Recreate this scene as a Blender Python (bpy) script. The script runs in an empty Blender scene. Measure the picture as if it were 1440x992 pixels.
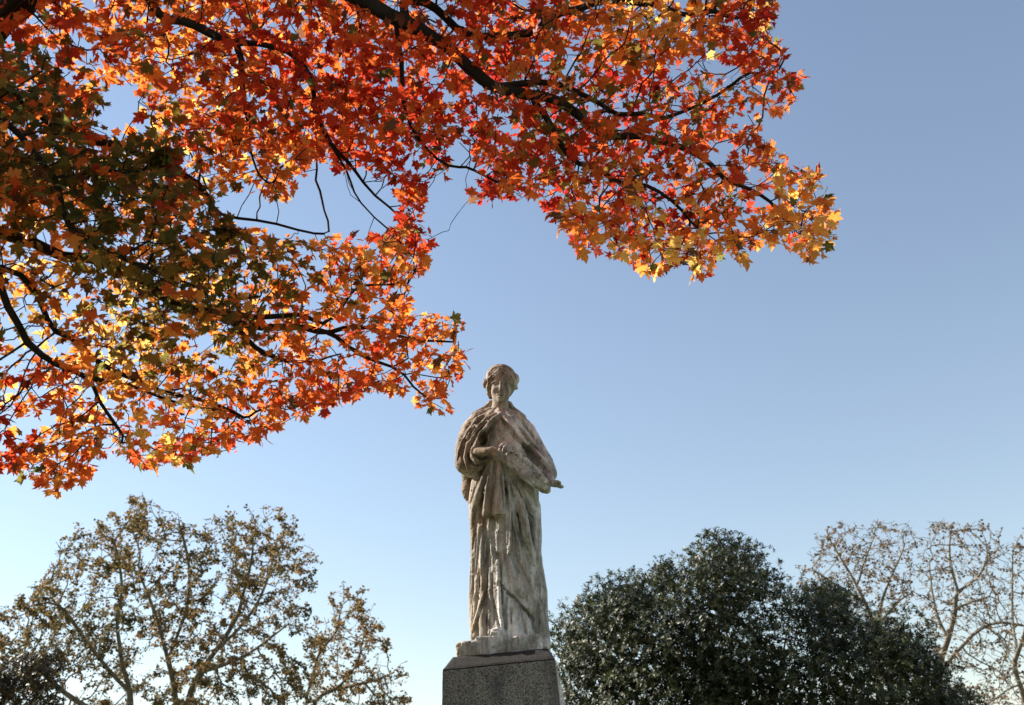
import bpy, math, random
import numpy as np
from mathutils import Matrix, Vector

# ------------------------------------------------------------------ camera, sky, sun, exposure
scene = bpy.context.scene
col = scene.collection
PITCH, ROLL, FPX, W0, H0 = 27.0, 2.8, 1400.0, 1440.0, 992.0
CAM = np.array([0.0, 0.0, 1.6])
cam_data = bpy.data.cameras.new('camera')
cam_data.sensor_width = 36.0
cam_data.lens = 36.0 * FPX / W0
cam_data.clip_end = 6000
cam_data.dof.use_dof = True
cam_data.dof.focus_distance = 7.0
cam_data.dof.aperture_fstop = 3.5
camera = bpy.data.objects.new('camera', cam_data)
col.objects.link(camera)
_R = Matrix.Rotation(math.radians(90 + PITCH), 3, 'X') @ Matrix.Rotation(math.radians(-ROLL), 3, 'Z')
camera.matrix_world = Matrix.Translation(Vector(CAM)) @ _R.to_4x4()
scene.camera = camera
R = np.array(_R)

SUN_EL, SUN_AZ = math.radians(35), math.radians(-72)     # azimuth from +Y towards +X: the sun stands left of the frame, behind the maple
sun_dir = np.array([math.sin(SUN_AZ) * math.cos(SUN_EL), math.cos(SUN_AZ) * math.cos(SUN_EL), math.sin(SUN_EL)])

world = bpy.data.worlds.new('World')
scene.world = world
world.use_nodes = True
wn = world.node_tree
wn.nodes.clear()
sky = wn.nodes.new('ShaderNodeTexSky')
sky.sky_type = 'NISHITA'
sky.sun_disc = False
sky.sun_elevation = SUN_EL
sky.sun_rotation = SUN_AZ
sky.altitude = 100
sky.air_density = 1.4
sky.dust_density = 0.0
sky.ozone_density = 2.5
bg = wn.nodes.new('ShaderNodeBackground')
bg.inputs['Strength'].default_value = 0.08
wo = wn.nodes.new('ShaderNodeOutputWorld')
hs = wn.nodes.new('ShaderNodeHueSaturation')                # the photograph's muted white balance, the same for the whole sky
hs.inputs['Saturation'].default_value = 0.95
wb = wn.nodes.new('ShaderNodeMix'); wb.data_type = 'RGBA'; wb.blend_type = 'MULTIPLY'
wb.inputs[0].default_value = 1.0; wb.inputs[7].default_value = (1.075, 0.955, 0.885, 1)
wn.links.new(sky.outputs[0], hs.inputs['Color'])
wn.links.new(hs.outputs[0], wb.inputs[6])
wn.links.new(wb.outputs[2], bg.inputs['Color'])
wn.links.new(bg.outputs[0], wo.inputs['Surface'])

sun_data = bpy.data.lights.new('sun', 'SUN')
sun_data.energy = 5.0
sun_data.angle = math.radians(0.53)
sun_data.color = (1.0, 0.93, 0.82)
sun = bpy.data.objects.new('sun', sun_data)
col.objects.link(sun)
sun.rotation_euler = Vector(-sun_dir).to_track_quat('-Z', 'Y').to_euler()
sun.location = (-6, 10, 14)

scene.render.engine = 'CYCLES'
scene.view_settings.view_transform = 'Standard'
scene.view_settings.look = 'None'
scene.view_settings.exposure = 1.3
scene.view_settings.gamma = 1.0
scene.view_settings.use_curve_mapping = False
scene.cycles.max_bounces = 8
scene.cycles.transmission_bounces = 6
scene.cycles.use_denoising = True

# ------------------------------------------------------------------ helpers
def ud(u, v, depth):
    """point seen at photo position (u, v), 'depth' metres along the view axis"""
    return CAM + R @ np.array([(u - 720) / FPX * depth, (496 - v) / FPX * depth, -depth])

def ud_many(u, v, depth):
    d = np.stack([(u - 720) / FPX * depth, (496 - v) / FPX * depth, -depth], 1)
    return CAM + d @ R.T

def uy(u, v, Y):
    d = R @ np.array([(u - 720) / FPX, (496 - v) / FPX, -1.0])
    return CAM + d / d[1] * Y

def project(p):
    q = (np.asarray(p) - CAM) @ R
    z = np.maximum(-q[:, 2], 1e-3)
    return 720 + q[:, 0] / z * FPX, 496 - q[:, 1] / z * FPX, -q[:, 2]

def inside(poly, u, v):
    poly = np.asarray(poly, float)
    r = np.zeros(len(u), bool)
    n = len(poly)
    for i in range(n):
        x0, y0 = poly[i]; x1, y1 = poly[(i + 1) % n]
        c = ((y0 > v) != (y1 > v)) & (u < (x1 - x0) * (v - y0) / ((y1 - y0) or 1e-9) + x0)
        r ^= c
    return r

def edge_dist(poly, u, v):
    poly = np.asarray(poly, float)
    best = np.full(len(u), 1e9)
    for i in range(len(poly)):
        a = poly[i]; b = poly[(i + 1) % len(poly)]
        ab = b - a
        t = np.clip(((u - a[0]) * ab[0] + (v - a[1]) * ab[1]) / (ab @ ab + 1e-9), 0, 1)
        best = np.minimum(best, np.hypot(u - a[0] - t * ab[0], v - a[1] - t * ab[1]))
    return best

def _hash(ix, iy, iz, seed):
    h = (ix.astype(np.int64) * 374761393 + iy.astype(np.int64) * 668265263 + iz.astype(np.int64) * 2147483647 + seed * 974711) & 0x7fffffff
    h = ((h ^ (h >> 13)) * 1274126177) & 0x7fffffff
    return ((h ^ (h >> 16)) & 0xffff) / 65535.0

def noise3(p, freq, seed=0):
    q = np.asarray(p) * freq
    i = np.floor(q).astype(np.int64)
    f = q - i
    f = f * f * (3 - 2 * f)
    out = 0
    for dx in (0, 1):
        for dy in (0, 1):
            for dz in (0, 1):
                w = (f[:, 0] if dx else 1 - f[:, 0]) * (f[:, 1] if dy else 1 - f[:, 1]) * (f[:, 2] if dz else 1 - f[:, 2])
                out = out + w * _hash(i[:, 0] + dx, i[:, 1] + dy, i[:, 2] + dz, seed)
    return out                                         # 0..1

def norm(a):
    return a / np.maximum(np.linalg.norm(a, axis=-1, keepdims=True), 1e-9)

def mesh_from(name, verts, faces, mat, smooth=True, colors=None):
    """faces: (n,3) or (n,4) int array, or list of such arrays"""
    if not isinstance(faces, list):
        faces = [faces]
    faces = [np.asarray(f, np.int32) for f in faces if len(f)]
    me = bpy.data.meshes.new(name)
    verts = np.asarray(verts, np.float32)
    me.vertices.add(len(verts))
    me.vertices.foreach_set('co', verts.ravel())
    loops = np.concatenate([f.ravel() for f in faces])
    tot = np.concatenate([np.full(len(f), f.shape[1], np.int32) for f in faces])
    start = np.concatenate([[0], np.cumsum(tot)[:-1]]).astype(np.int32)
    me.loops.add(len(loops))
    me.loops.foreach_set('vertex_index', loops)
    me.polygons.add(len(tot))
    me.polygons.foreach_set('loop_start', start)
    me.polygons.foreach_set('use_smooth', np.full(len(tot), smooth))
    if colors is not None:
        at = me.color_attributes.new('tint', 'FLOAT_COLOR', 'POINT')
        c = np.ones((len(verts), 4), np.float32); c[:, :3] = colors
        at.data.foreach_set('color', c.ravel())
    me.update(calc_edges=True)
    me.validate()
    if mat is not None:
        me.materials.append(mat)
    return me

def link(name, data, parent=None, loc=None):
    o = bpy.data.objects.new(name, data)
    col.objects.link(o)
    if parent is not None:
        o.parent = parent
    if loc is not None:
        o.location = loc
    return o

def thing(name, label, cat, loc, group=None):
    o = link(name, None, loc=loc)
    o['label'] = label; o['category'] = cat
    if group:
        o['group'] = group
    return o

# ------------------------------------------------------------------ materials
def new_mat(name):
    m = bpy.data.materials.new(name)
    m.use_nodes = True
    nt = m.node_tree
    nt.nodes.clear()
    out = nt.nodes.new('ShaderNodeOutputMaterial')
    return m, nt, out

def nd(nt, typ, **kw):
    n = nt.nodes.new(typ)
    for k, v in kw.items():
        if k.startswith('i_'):
            n.inputs[k[2:].replace('_', ' ')].default_value = v
        else:
            setattr(n, k, v)
    return n

def ramp(nt, fac, stops, interp='LINEAR'):
    r = nt.nodes.new('ShaderNodeValToRGB')
    r.color_ramp.interpolation = interp
    e = r.color_ramp.elements
    while len(e) < len(stops):
        e.new(0.5)
    for el, (p, c) in zip(e, stops):
        el.position = p
        el.color = (c[0], c[1], c[2], 1) if hasattr(c, '__len__') else (c, c, c, 1)
    nt.links.new(fac, r.inputs[0])
    return r.outputs[0]

def mix(nt, fac, a, b, blend='MIX'):
    m = nt.nodes.new('ShaderNodeMix')
    m.data_type = 'RGBA'; m.blend_type = blend
    for sock, val in ((m.inputs[0], fac), (m.inputs[6], a), (m.inputs[7], b)):
        if isinstance(val, bpy.types.NodeSocket):
            nt.links.new(val, sock)
        elif hasattr(val, '__len__'):
            sock.default_value = (val[0], val[1], val[2], 1)
        else:
            sock.default_value = val
    return m.outputs[2]

def noise(nt, vec, scale, detail=4, rough=0.55, distort=0.0):
    n = nd(nt, 'ShaderNodeTexNoise')
    n.inputs['Scale'].default_value = scale
    n.inputs['Detail'].default_value = detail
    n.inputs['Roughness'].default_value = rough
    n.inputs['Distortion'].default_value = distort
    nt.links.new(vec, n.inputs['Vector'])
    return n.outputs['Fac']

def leaf_material(name, transl=0.5, rough=0.45, spec=0.35, sat_boost=1.0, vein=12.0):
    m, nt, out = new_mat(name)
    at = nd(nt, 'ShaderNodeAttribute', attribute_name='tint')
    tc = nd(nt, 'ShaderNodeTexCoord')
    n = noise(nt, tc.outputs['Object'], vein, 2)
    c = mix(nt, n, at.outputs['Color'], (0.75, 0.72, 0.7), 'MULTIPLY')
    p = nd(nt, 'ShaderNodeBsdfPrincipled')
    p.inputs['Roughness'].default_value = rough
    p.inputs['Specular IOR Level'].default_value = spec
    nt.links.new(c, p.inputs['Base Color'])
    t = nd(nt, 'ShaderNodeBsdfTranslucent')
    c2 = mix(nt, 1.0, c, (sat_boost, sat_boost, sat_boost), 'MULTIPLY')
    nt.links.new(c2, t.inputs['Color'])
    ms = nd(nt, 'ShaderNodeMixShader')
    ms.inputs[0].default_value = transl
    nt.links.new(p.outputs[0], ms.inputs[1])
    nt.links.new(t.outputs[0], ms.inputs[2])
    nt.links.new(ms.outputs[0], out.inputs['Surface'])
    return m

def bark_material(name, dark, light, scale=9.0, patch=0.5):
    m, nt, out = new_mat(name)
    tc = nd(nt, 'ShaderNodeTexCoord')
    mp = nd(nt, 'ShaderNodeMapping')
    mp.inputs['Scale'].default_value = (1, 1, 0.35)
    nt.links.new(tc.outputs['Object'], mp.inputs['Vector'])
    n1 = noise(nt, mp.outputs[0], scale, 6, 0.65)
    n2 = noise(nt, tc.outputs['Object'], scale * 0.25, 3)
    c = ramp(nt, n1, [(0.35, dark), (0.68, light)])
    c = mix(nt, ramp(nt, n2, [(patch - 0.06, 0.0), (patch + 0.06, 0.6)]), c, [x * 0.55 for x in light])
    p = nd(nt, 'ShaderNodeBsdfPrincipled')
    p.inputs['Roughness'].default_value = 0.9
    p.inputs['Specular IOR Level'].default_value = 0.2
    nt.links.new(c, p.inputs['Base Color'])
    b = nd(nt, 'ShaderNodeBump')
    b.inputs['Strength'].default_value = 0.6
    b.inputs['Distance'].default_value = 0.02
    nt.links.new(n1, b.inputs['Height'])
    nt.links.new(b.outputs[0], p.inputs['Normal'])
    nt.links.new(p.outputs[0], out.inputs['Surface'])
    return m

CHEST = tuple(uy(722, 618, 6.2 - .17) - np.array([uy(700, 925, 6.2)[0], 6.2, uy(700, 925, 6.2)[2]]))
def statue_material():
    m, nt, out = new_mat('weathered_marble')
    tc = nd(nt, 'ShaderNodeTexCoord')
    v = tc.outputs['Object']
    sep = nd(nt, 'ShaderNodeSeparateXYZ'); nt.links.new(v, sep.inputs[0])
    big = noise(nt, v, 3.2, 4, 0.6, 0.6)
    mp = nd(nt, 'ShaderNodeMapping'); mp.inputs['Scale'].default_value = (1, 1, 0.16)
    nt.links.new(v, mp.inputs['Vector'])
    streak = noise(nt, mp.outputs[0], 13, 6, 0.65, 0.4)
    fine = noise(nt, v, 60, 6, 0.75)
    mid = noise(nt, v, 17, 5, 0.7)
    # bleached pale stone, more of it on the weather side (right, low and on the chest)
    side = nd(nt, 'ShaderNodeMath', operation='MULTIPLY_ADD')
    side.inputs[1].default_value = 1.3; side.inputs[2].default_value = 0.02
    nt.links.new(sep.outputs['X'], side.inputs[0])
    a1 = nd(nt, 'ShaderNodeMath', operation='ADD')
    nt.links.new(side.outputs[0], a1.inputs[0]); nt.links.new(big, a1.inputs[1])
    hz = nd(nt, 'ShaderNodeMapRange'); hz.inputs['From Min'].default_value = 0.1; hz.inputs['From Max'].default_value = 1.6
    hz.inputs['To Min'].default_value = 0.08; hz.inputs['To Max'].default_value = -0.2
    nt.links.new(sep.outputs['Z'], hz.inputs['Value'])
    a2 = nd(nt, 'ShaderNodeMath', operation='ADD')
    nt.links.new(a1.outputs[0], a2.inputs[0]); nt.links.new(hz.outputs[0], a2.inputs[1])
    dist = nd(nt, 'ShaderNodeVectorMath', operation='DISTANCE')
    nt.links.new(v, dist.inputs[0]); dist.inputs[1].default_value = CHEST
    cm = nd(nt, 'ShaderNodeMapRange'); cm.inputs['From Min'].default_value = 0.05; cm.inputs['From Max'].default_value = 0.2
    cm.inputs['To Min'].default_value = 0.45; cm.inputs['To Max'].default_value = 0.0
    nt.links.new(dist.outputs['Value'], cm.inputs['Value'])
    a3 = nd(nt, 'ShaderNodeMath', operation='ADD')
    nt.links.new(a2.outputs[0], a3.inputs[0]); nt.links.new(cm.outputs[0], a3.inputs[1])
    pale = ramp(nt, a3.outputs[0], [(0.36, 0.0), (0.60, 1.0)])
    brown = ramp(nt, streak, [(0.30, (0.08, 0.064, 0.047)), (0.48, (0.235, 0.185, 0.135)), (0.70, (0.52, 0.455, 0.385))])
    white = ramp(nt, streak, [(0.30, (0.22, 0.205, 0.185)), (0.48, (0.52, 0.505, 0.485)), (0.66, (0.80, 0.79, 0.78))])
    c = mix(nt, pale, brown, white)
    ochre = ramp(nt, noise(nt, mp.outputs[0], 7.0, 4, 0.6, 1.0), [(0.54, 0.0), (0.70, 0.6)])
    c = mix(nt, ochre, c, (0.235, 0.155, 0.095))
    mp2 = nd(nt, 'ShaderNodeMapping'); mp2.inputs['Scale'].default_value = (1, 1, 0.45)
    nt.links.new(v, mp2.inputs['Vector'])
    lich = ramp(nt, mix(nt, 0.36, big, noise(nt, mp2.outputs[0], 55, 7, 0.85)), [(0.46, 0.0), (0.60, 0.72)])
    c = mix(nt, lich, c, (0.09, 0.082, 0.062))
    soot = ramp(nt, noise(nt, mp.outputs[0], 22, 5, 0.7, 0.6), [(0.50, 0.0), (0.68, 0.8)])
    c = mix(nt, soot, c, (0.075, 0.066, 0.052))
    spk = ramp(nt, noise(nt, v, 120, 4, 0.7), [(0.34, 0.55), (0.44, 0.0)])
    c = mix(nt, spk, c, (0.05, 0.045, 0.038))
    p = nd(nt, 'ShaderNodeBsdfPrincipled')
    p.inputs['Roughness'].default_value = 0.85
    p.inputs['Specular IOR Level'].default_value = 0.25
    nt.links.new(c, p.inputs['Base Color'])
    b = nd(nt, 'ShaderNodeBump'); b.inputs['Strength'].default_value = 0.55; b.inputs['Distance'].default_value = 0.006
    h = nd(nt, 'ShaderNodeMath', operation='ADD')
    nt.links.new(fine, h.inputs[0]); nt.links.new(mid, h.inputs[1])
    nt.links.new(h.outputs[0], b.inputs['Height'])
    nt.links.new(b.outputs[0], p.inputs['Normal'])
    nt.links.new(p.outputs[0], out.inputs['Surface'])
    return m

def granite_material(name, base, dark, stain=0.5, grain=170.0, stain_col=(0.05, 0.045, 0.04), mark=None):
    m, nt, out = new_mat(name)
    tc = nd(nt, 'ShaderNodeTexCoord')
    v = tc.outputs['Object']
    fine = noise(nt, v, grain, 3, 0.7)
    vo = nd(nt, 'ShaderNodeTexVoronoi'); vo.inputs['Scale'].default_value = grain * 1.0
    nt.links.new(v, vo.inputs['Vector'])
    big = noise(nt, v, 2.6, 5, 0.6, 0.8)
    c = ramp(nt, fine, [(0.36, dark), (0.5, base), (0.7, [min(1, x * 1.5) for x in base])])
    vs = nd(nt, 'ShaderNodeSeparateColor'); nt.links.new(vo.outputs['Color'], vs.inputs[0])
    c = mix(nt, ramp(nt, vs.outputs[0], [(0.74, 0.0), (0.80, 0.85)], 'LINEAR'), c, dark)
    c = mix(nt, ramp(nt, big, [(stain - 0.08, 0.0), (stain + 0.2, 0.7)]), c, stain_col)
    p = nd(nt, 'ShaderNodeBsdfPrincipled')
    mp = nd(nt, 'ShaderNodeMapping'); mp.inputs['Scale'].default_value = (1, 1, 0.15)
    nt.links.new(v, mp.inputs['Vector'])
    run = noise(nt, mp.outputs[0], 11, 5, 0.65, 0.5)
    c = mix(nt, ramp(nt, run, [(0.5, 0.0), (0.68, 0.55)]), c, stain_col)
    if mark is not None:                                    # old dark emblem-like stain in the middle of the face
        mv = nd(nt, 'ShaderNodeVectorMath', operation='SUBTRACT'); mv.inputs[1].default_value = mark
        nt.links.new(v, mv.inputs[0])
        ms = nd(nt, 'ShaderNodeMapping'); ms.inputs['Scale'].default_value = (1, 1, 0.5); nt.links.new(mv.outputs[0], ms.inputs['Vector'])
        ln = nd(nt, 'ShaderNodeVectorMath', operation='LENGTH'); nt.links.new(ms.outputs[0], ln.inputs[0])
        ad = nd(nt, 'ShaderNodeMath', operation='MULTIPLY_ADD'); ad.inputs[1].default_value = 0.12; nt.links.new(noise(nt, v, 14, 4), ad.inputs[0]); nt.links.new(ln.outputs['Value'], ad.inputs[2])
        c = mix(nt, ramp(nt, ad.outputs[0], [(0.065, 0.55), (0.115, 0.0)]), c, (0.04, 0.04, 0.05))
    p.inputs['Roughness'].default_value = 0.9
    p.inputs['Specular IOR Level'].default_value = 0.25
    nt.links.new(c, p.inputs['Base Color'])
    b = nd(nt, 'ShaderNodeBump'); b.inputs['Strength'].default_value = 0.5; b.inputs['Distance'].default_value = 0.004
    nt.links.new(fine, b.inputs['Height'])
    nt.links.new(b.outputs[0], p.inputs['Normal'])
    nt.links.new(p.outputs[0], out.inputs['Surface'])
    return m

M_STATUE = statue_material()
M_GRANITE = granite_material('grey_granite', (0.20, 0.185, 0.165), (0.035, 0.032, 0.03), 0.56, mark=tuple(uy(701, 969, 5.87) - np.array([(uy(622, 943, 5.88)[0] + uy(780.5, 927, 5.85)[0]) / 2, 6.18, 0])))
M_CAP = granite_material('dark_weathered_granite', (0.034, 0.032, 0.030), (0.010, 0.010, 0.010), 0.5, 130.0, (0.022, 0.018, 0.016))
M_PALE = granite_material('pale_limestone', (0.78, 0.76, 0.74), (0.6, 0.58, 0.56), 0.7, 90.0, (0.3, 0.29, 0.27))
M_MAPLE_LEAF = leaf_material('maple_leaf', 0.72, 0.5, 0.25, 1.35)
M_PLANE_LEAF = leaf_material('dry_plane_leaf', 0.45, 0.6, 0.25, 1.0, 3.0)
M_EVERGREEN = leaf_material('glossy_evergreen_leaf', 0.18, 0.46, 0.28, 1.0, 3.0)
M_BARK_MAPLE = bark_material('maple_bark', (0.010, 0.008, 0.007), (0.036, 0.030, 0.026))
M_BARK_PLANE = bark_material('plane_bark', (0.10, 0.083, 0.063), (0.29, 0.25, 0.20), 5.0, 0.5)
M_BARK_DARK = bark_material('evergreen_bark', (0.03, 0.025, 0.02), (0.09, 0.075, 0.06))

def ground_material():
    m, nt, out = new_mat('lawn')
    tc = nd(nt, 'ShaderNodeTexCoord')
    v = tc.outputs['Object']
    a = noise(nt, v, 0.35, 4); b_ = noise(nt, v, 40, 5, 0.7)
    c = ramp(nt, a, [(0.35, (0.045, 0.065, 0.02)), (0.6, (0.075, 0.085, 0.03)), (0.8, (0.13, 0.10, 0.05))])
    c = mix(nt, ramp(nt, b_, [(0.3, 0.0), (0.7, 0.6)]), c, (0.09, 0.10, 0.035))
    p = nd(nt, 'ShaderNodeBsdfPrincipled'); p.inputs['Roughness'].default_value = 0.95
    nt.links.new(c, p.inputs['Base Color'])
    bm = nd(nt, 'ShaderNodeBump'); bm.inputs['Strength'].default_value = 0.8; bm.inputs['Distance'].default_value = 0.03
    nt.links.new(b_, bm.inputs['Height']); nt.links.new(bm.outputs[0], p.inputs['Normal'])
    nt.links.new(p.outputs[0], out.inputs['Surface'])
    return m

# ------------------------------------------------------------------ ground
g = 3000.0
gm = mesh_from('ground', [(-g, -g, 0), (g, -g, 0), (g, g, 0), (-g, g, 0)], np.array([[0, 1, 2, 3]]), ground_material(), False)
ground = link('ground', gm)
ground['kind'] = 'structure'

# ------------------------------------------------------------------ pedestal
YS = 6.2
def bevel_box_mesh(name, bottom, top, mat, bev=0.008, cuts=44):
    """block between two loops of four corners: each face a fine grid, its edges rounded, worn and chipped"""
    B = np.array(bottom, float); T_ = np.array(top, float)
    quads = [(B[0], B[1], T_[1], T_[0]), (B[1], B[2], T_[2], T_[1]), (B[2], B[3], T_[3], T_[2]), (B[3], B[0], T_[0], T_[3]), (T_[0], T_[1], T_[2], T_[3]), (B[3], B[2], B[1], B[0])]
    cen = np.vstack([B, T_]).mean(0)
    x = np.linspace(-1, 1, cuts + 1); x = np.sign(x) * (1 - (1 - np.abs(x)) ** 1.8) * .5 + .5
    uu, vv = [q_.ravel() for q_ in np.meshgrid(x, x, indexing='ij')]
    V_, F_ = [], []
    m_ = cuts + 1
    ii, jj = [q_.ravel() for q_ in np.meshgrid(np.arange(cuts), np.arange(cuts), indexing='ij')]
    for a, b, c, d in quads:
        p = (a[None] * ((1 - uu) * (1 - vv))[:, None] + b[None] * (uu * (1 - vv))[:, None] + c[None] * (uu * vv)[:, None] + d[None] * ((1 - uu) * vv)[:, None])
        n_ = norm(np.cross(b - a, d - a))
        du = np.minimum(uu, 1 - uu) * np.linalg.norm(b - a); dv = np.minimum(vv, 1 - vv) * np.linalg.norm(d - a)
        e = np.minimum(du, dv)
        chip = np.clip(noise3(p, 16, 61) - .56, 0, 1) * .05 + np.clip(noise3(p, 45, 62) - .5, 0, 1) * .012
        t = np.clip(1 - e / (bev * 3), 0, 1)
        inward = norm(cen[None] - p) * np.array([1, 1, .6])
        p = p + inward * ((bev * .55 + chip) * t * t)[:, None] + n_[None] * ((noise3(p, 30, 63) - .5) * .0022 * (1 - t))[:, None]
        V_.append(p)
        F_.append(np.stack([ii * m_ + jj, (ii + 1) * m_ + jj, (ii + 1) * m_ + jj + 1, ii * m_ + jj + 1], 1) + len(V_[0]) * (len(V_) - 1))
    return mesh_from(name, np.concatenate(V_), np.concatenate(F_), mat, True)

def quad_from_front(L, Rr, depth):
    L = np.asarray(L); Rr = np.asarray(Rr)
    d = norm(Rr - L); n = np.array([-d[1], d[0], 0.0])
    return [L, Rr, Rr + n * depth, L + n * depth]

PH = math.tan(math.radians(9))
YF = 5.88
FL = uy(622, 943, YF); FR = uy(780.5, 927, YF - 0.03)
FR2 = uy(786.5, 991, YF - 0.042); FL2 = uy(620, 992, YF - 0.012)
ped_loc = np.array([(FL[0] + FR[0]) / 2, YF + 0.3, 0.0])
pedestal = thing('pedestal', 'tall speckled grey granite pedestal with sloped dark top under the stone statue', 'pedestal', ped_loc)
DEP = 0.62
# continue the batter of the faces down to the base block
k = (FL[2] - 0.45) / (FL[2] - FL2[2])
BL = FL + (FL2 - FL) * k; BRr = FR + (FR2 - FR) * k
BL[0] = FL[0] - 0.06; BL[1] = FL[1] - 0.05; BRr[0] = FR[0] + 0.10; BRr[1] = FR[1] - 0.06
BL[2] = BRr[2] = 0.45
die = bevel_box_mesh('die', [p - ped_loc for p in quad_from_front(BL, BRr, DEP + 0.1)],
                     [p - ped_loc for p in quad_from_front(FL, FR, DEP)], M_GRANITE)
link('die', die, pedestal)
TL = uy(636, 924, YF + 0.085); TR = uy(770, 911.5, YF + 0.06)
zt = (TL[2] + TR[2]) / 2
cap_b = [p - ped_loc + np.array([0, 0, 0.002]) for p in quad_from_front(FL + [-0.003, -0.003, 0], FR + [0.003, -0.003, 0], DEP)]
cap_t = [p - ped_loc for p in quad_from_front(TL, TR, DEP - 0.15)]
link('sloped_top', bevel_box_mesh('sloped_top', cap_b, cap_t, M_CAP, 0.01), pedestal)
# pale side slab, standing against the right flank and flaring towards the ground
A = np.array([FR[0] - 0.02, FR[1] + 0.16, FR[2] - 0.02]); sl = 0.40
def slab_loop(z, flare):
    x0 = A[0] + flare
    return [np.array([x0 - 0.14, A[1], z]), np.array([x0, A[1] + 0.01, z]), np.array([x0, A[1] + sl, z]), np.array([x0 - 0.14, A[1] + sl, z])]
q1 = uy(781.5, 932, A[1]); q = uy(795.5, 992, A[1])
zq = q[2]
def slab(zs, fls, name):
    loops = [slab_loop(z, f) for z, f in zip(zs, fls)]
    V = np.array([p - ped_loc for l in loops for p in l]); F = []
    for i in range(len(loops) - 1):
        for j in range(4):
            a = i * 4 + j; b = i * 4 + (j + 1) % 4
            F.append((a + 4, b + 4, b, a))
    F.append((0, 1, 2, 3)); n = (len(loops) - 1) * 4
    F.append((n + 3, n + 2, n + 1, n))
    return link(name, mesh_from(name, V, np.array(F), M_PALE, False), pedestal)
slab([q1[2] + 0.03, q1[2], zq, zq - 0.4, 0.45], [q1[0] - A[0] - .03, q1[0] - A[0], q[0] - A[0], q[0] - A[0] + 0.05, q[0] - A[0] + 0.07], 'side_slab')
base_c = [BL + [-0.12, -0.12, 0], BRr + [0.16, -0.12, 0]]
bq = quad_from_front(np.array([base_c[0][0], base_c[0][1], 0]), np.array([base_c[1][0], base_c[1][1], 0]), DEP + 0.4)
link('base_step', bevel_box_mesh('base_step', [p - ped_loc - np.array([0, 0, 0.02]) for p in bq],
                                 [p - ped_loc + np.array([0, 0, 0.452]) for p in bq], M_GRANITE, 0.02), pedestal)

# ------------------------------------------------------------------ statue: sculpted as a distance field, then meshed
VOX = 0.0054
b0 = uy(700, 925, YS); ST = np.array([b0[0] - 0.0, YS, zt])            # foot of the statue
glo = np.array([ST[0] - 0.47, YS - 0.42, zt - 0.03])
ghi = np.array([ST[0] + 0.52, YS + 0.34, uy(705, 513, YS)[2] + 0.06])
gn = np.ceil((ghi - glo) / VOX).astype(int)
AX = [glo[i] + VOX * np.arange(gn[i]) for i in range(3)]
GROUPS = ['head', 'hand_a', 'hand_b', 'foot', 'hair', 'mantle', 'gown', 'gathered_cloth', 'flowers', 'plinth']
PART_NAME = {'hand_a': 'hand', 'hand_b': 'hand'}
FIELD = {n: np.full(gn, 0.6, np.float32) for n in GROUPS}

def region(lo, hi, pad):
    s = []
    for i in range(3):
        a = max(0, int((lo[i] - pad - glo[i]) / VOX)); b = min(gn[i], int((hi[i] + pad - glo[i]) / VOX) + 2)
        s.append(slice(a, max(a + 1, b)))
    s = tuple(s)
    X = AX[0][s[0]][:, None, None].astype(np.float32); Y = AX[1][s[1]][None, :, None].astype(np.float32); Z = AX[2][s[2]][None, None, :].astype(np.float32)
    return s, X, Y, Z

def smin(a, b, k):
    h = np.clip(0.5 + 0.5 * (a - b) / k, 0, 1)
    return a * (1 - h) + b * h - k * h * (1 - h)

def chain_d(X, Y, Z, pts, rad, sy=1.0):
    best = None
    for i in range(len(pts) - 1):
        a, b = pts[i], pts[i + 1]
        ab = b - a
        px, py, pz = X - a[0], Y - a[1], Z - a[2]
        t = np.clip((px * ab[0] + py * ab[1] + pz * ab[2]) / (ab @ ab + 1e-9), 0, 1)
        d = np.sqrt((px - t * ab[0]) ** 2 + ((py - t * ab[1]) / sy) ** 2 + (pz - t * ab[2]) ** 2) - (rad[i] + t * (rad[i + 1] - rad[i]))
        best = d if best is None else np.minimum(best, d)
    return best

def P(u, v, dy=0.0):
    return uy(u, v, YS + dy)

def chain(group, pts, rad, k=0.015, sy=1.0, carve=False):
    pts = [np.asarray(p) for p in pts]
    if np.isscalar(rad):
        rad = [rad] * len(pts)
    rm = max(rad) * max(1, sy)
    s, X, Y, Z = region(np.min(pts, 0) - rm, np.max(pts, 0) + rm, 3 * k + 0.01)
    d = chain_d(X, Y, Z, pts, rad, sy)
    tgt = CARVE if carve else [group]
    for gname in tgt:
        f = FIELD[gname]
        f[s] = -smin(-f[s], d, k) if carve else smin(f[s], d, k)

def ell(group, c, r, k=0.02, carve=False, rot=0.0):
    c = np.asarray(c); rm = max(r)
    s, X, Y, Z = region(c - rm, c + rm, 3 * k + 0.01)
    px, py, pz = X - c[0], Y - c[1], Z - c[2]
    if rot:
        cs, sn = math.cos(rot), math.sin(rot)
        px, pz = px * cs + pz * sn, -px * sn + pz * cs
    q = np.sqrt((px / r[0]) ** 2 + (py / r[1]) ** 2 + (pz / r[2]) ** 2)
    q2 = np.sqrt((px / r[0] ** 2) ** 2 + (py / r[1] ** 2) ** 2 + (pz / r[2] ** 2) ** 2) + 1e-6
    d = q * (q - 1) / q2
    for gname in (CARVE if carve else [group]):
        f = FIELD[gname]
        f[s] = -smin(-f[s], d, k) if carve else smin(f[s], d, k)
CARVE = ['head', 'hand_a', 'hand_b', 'hair', 'mantle', 'gown', 'gathered_cloth']

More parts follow.
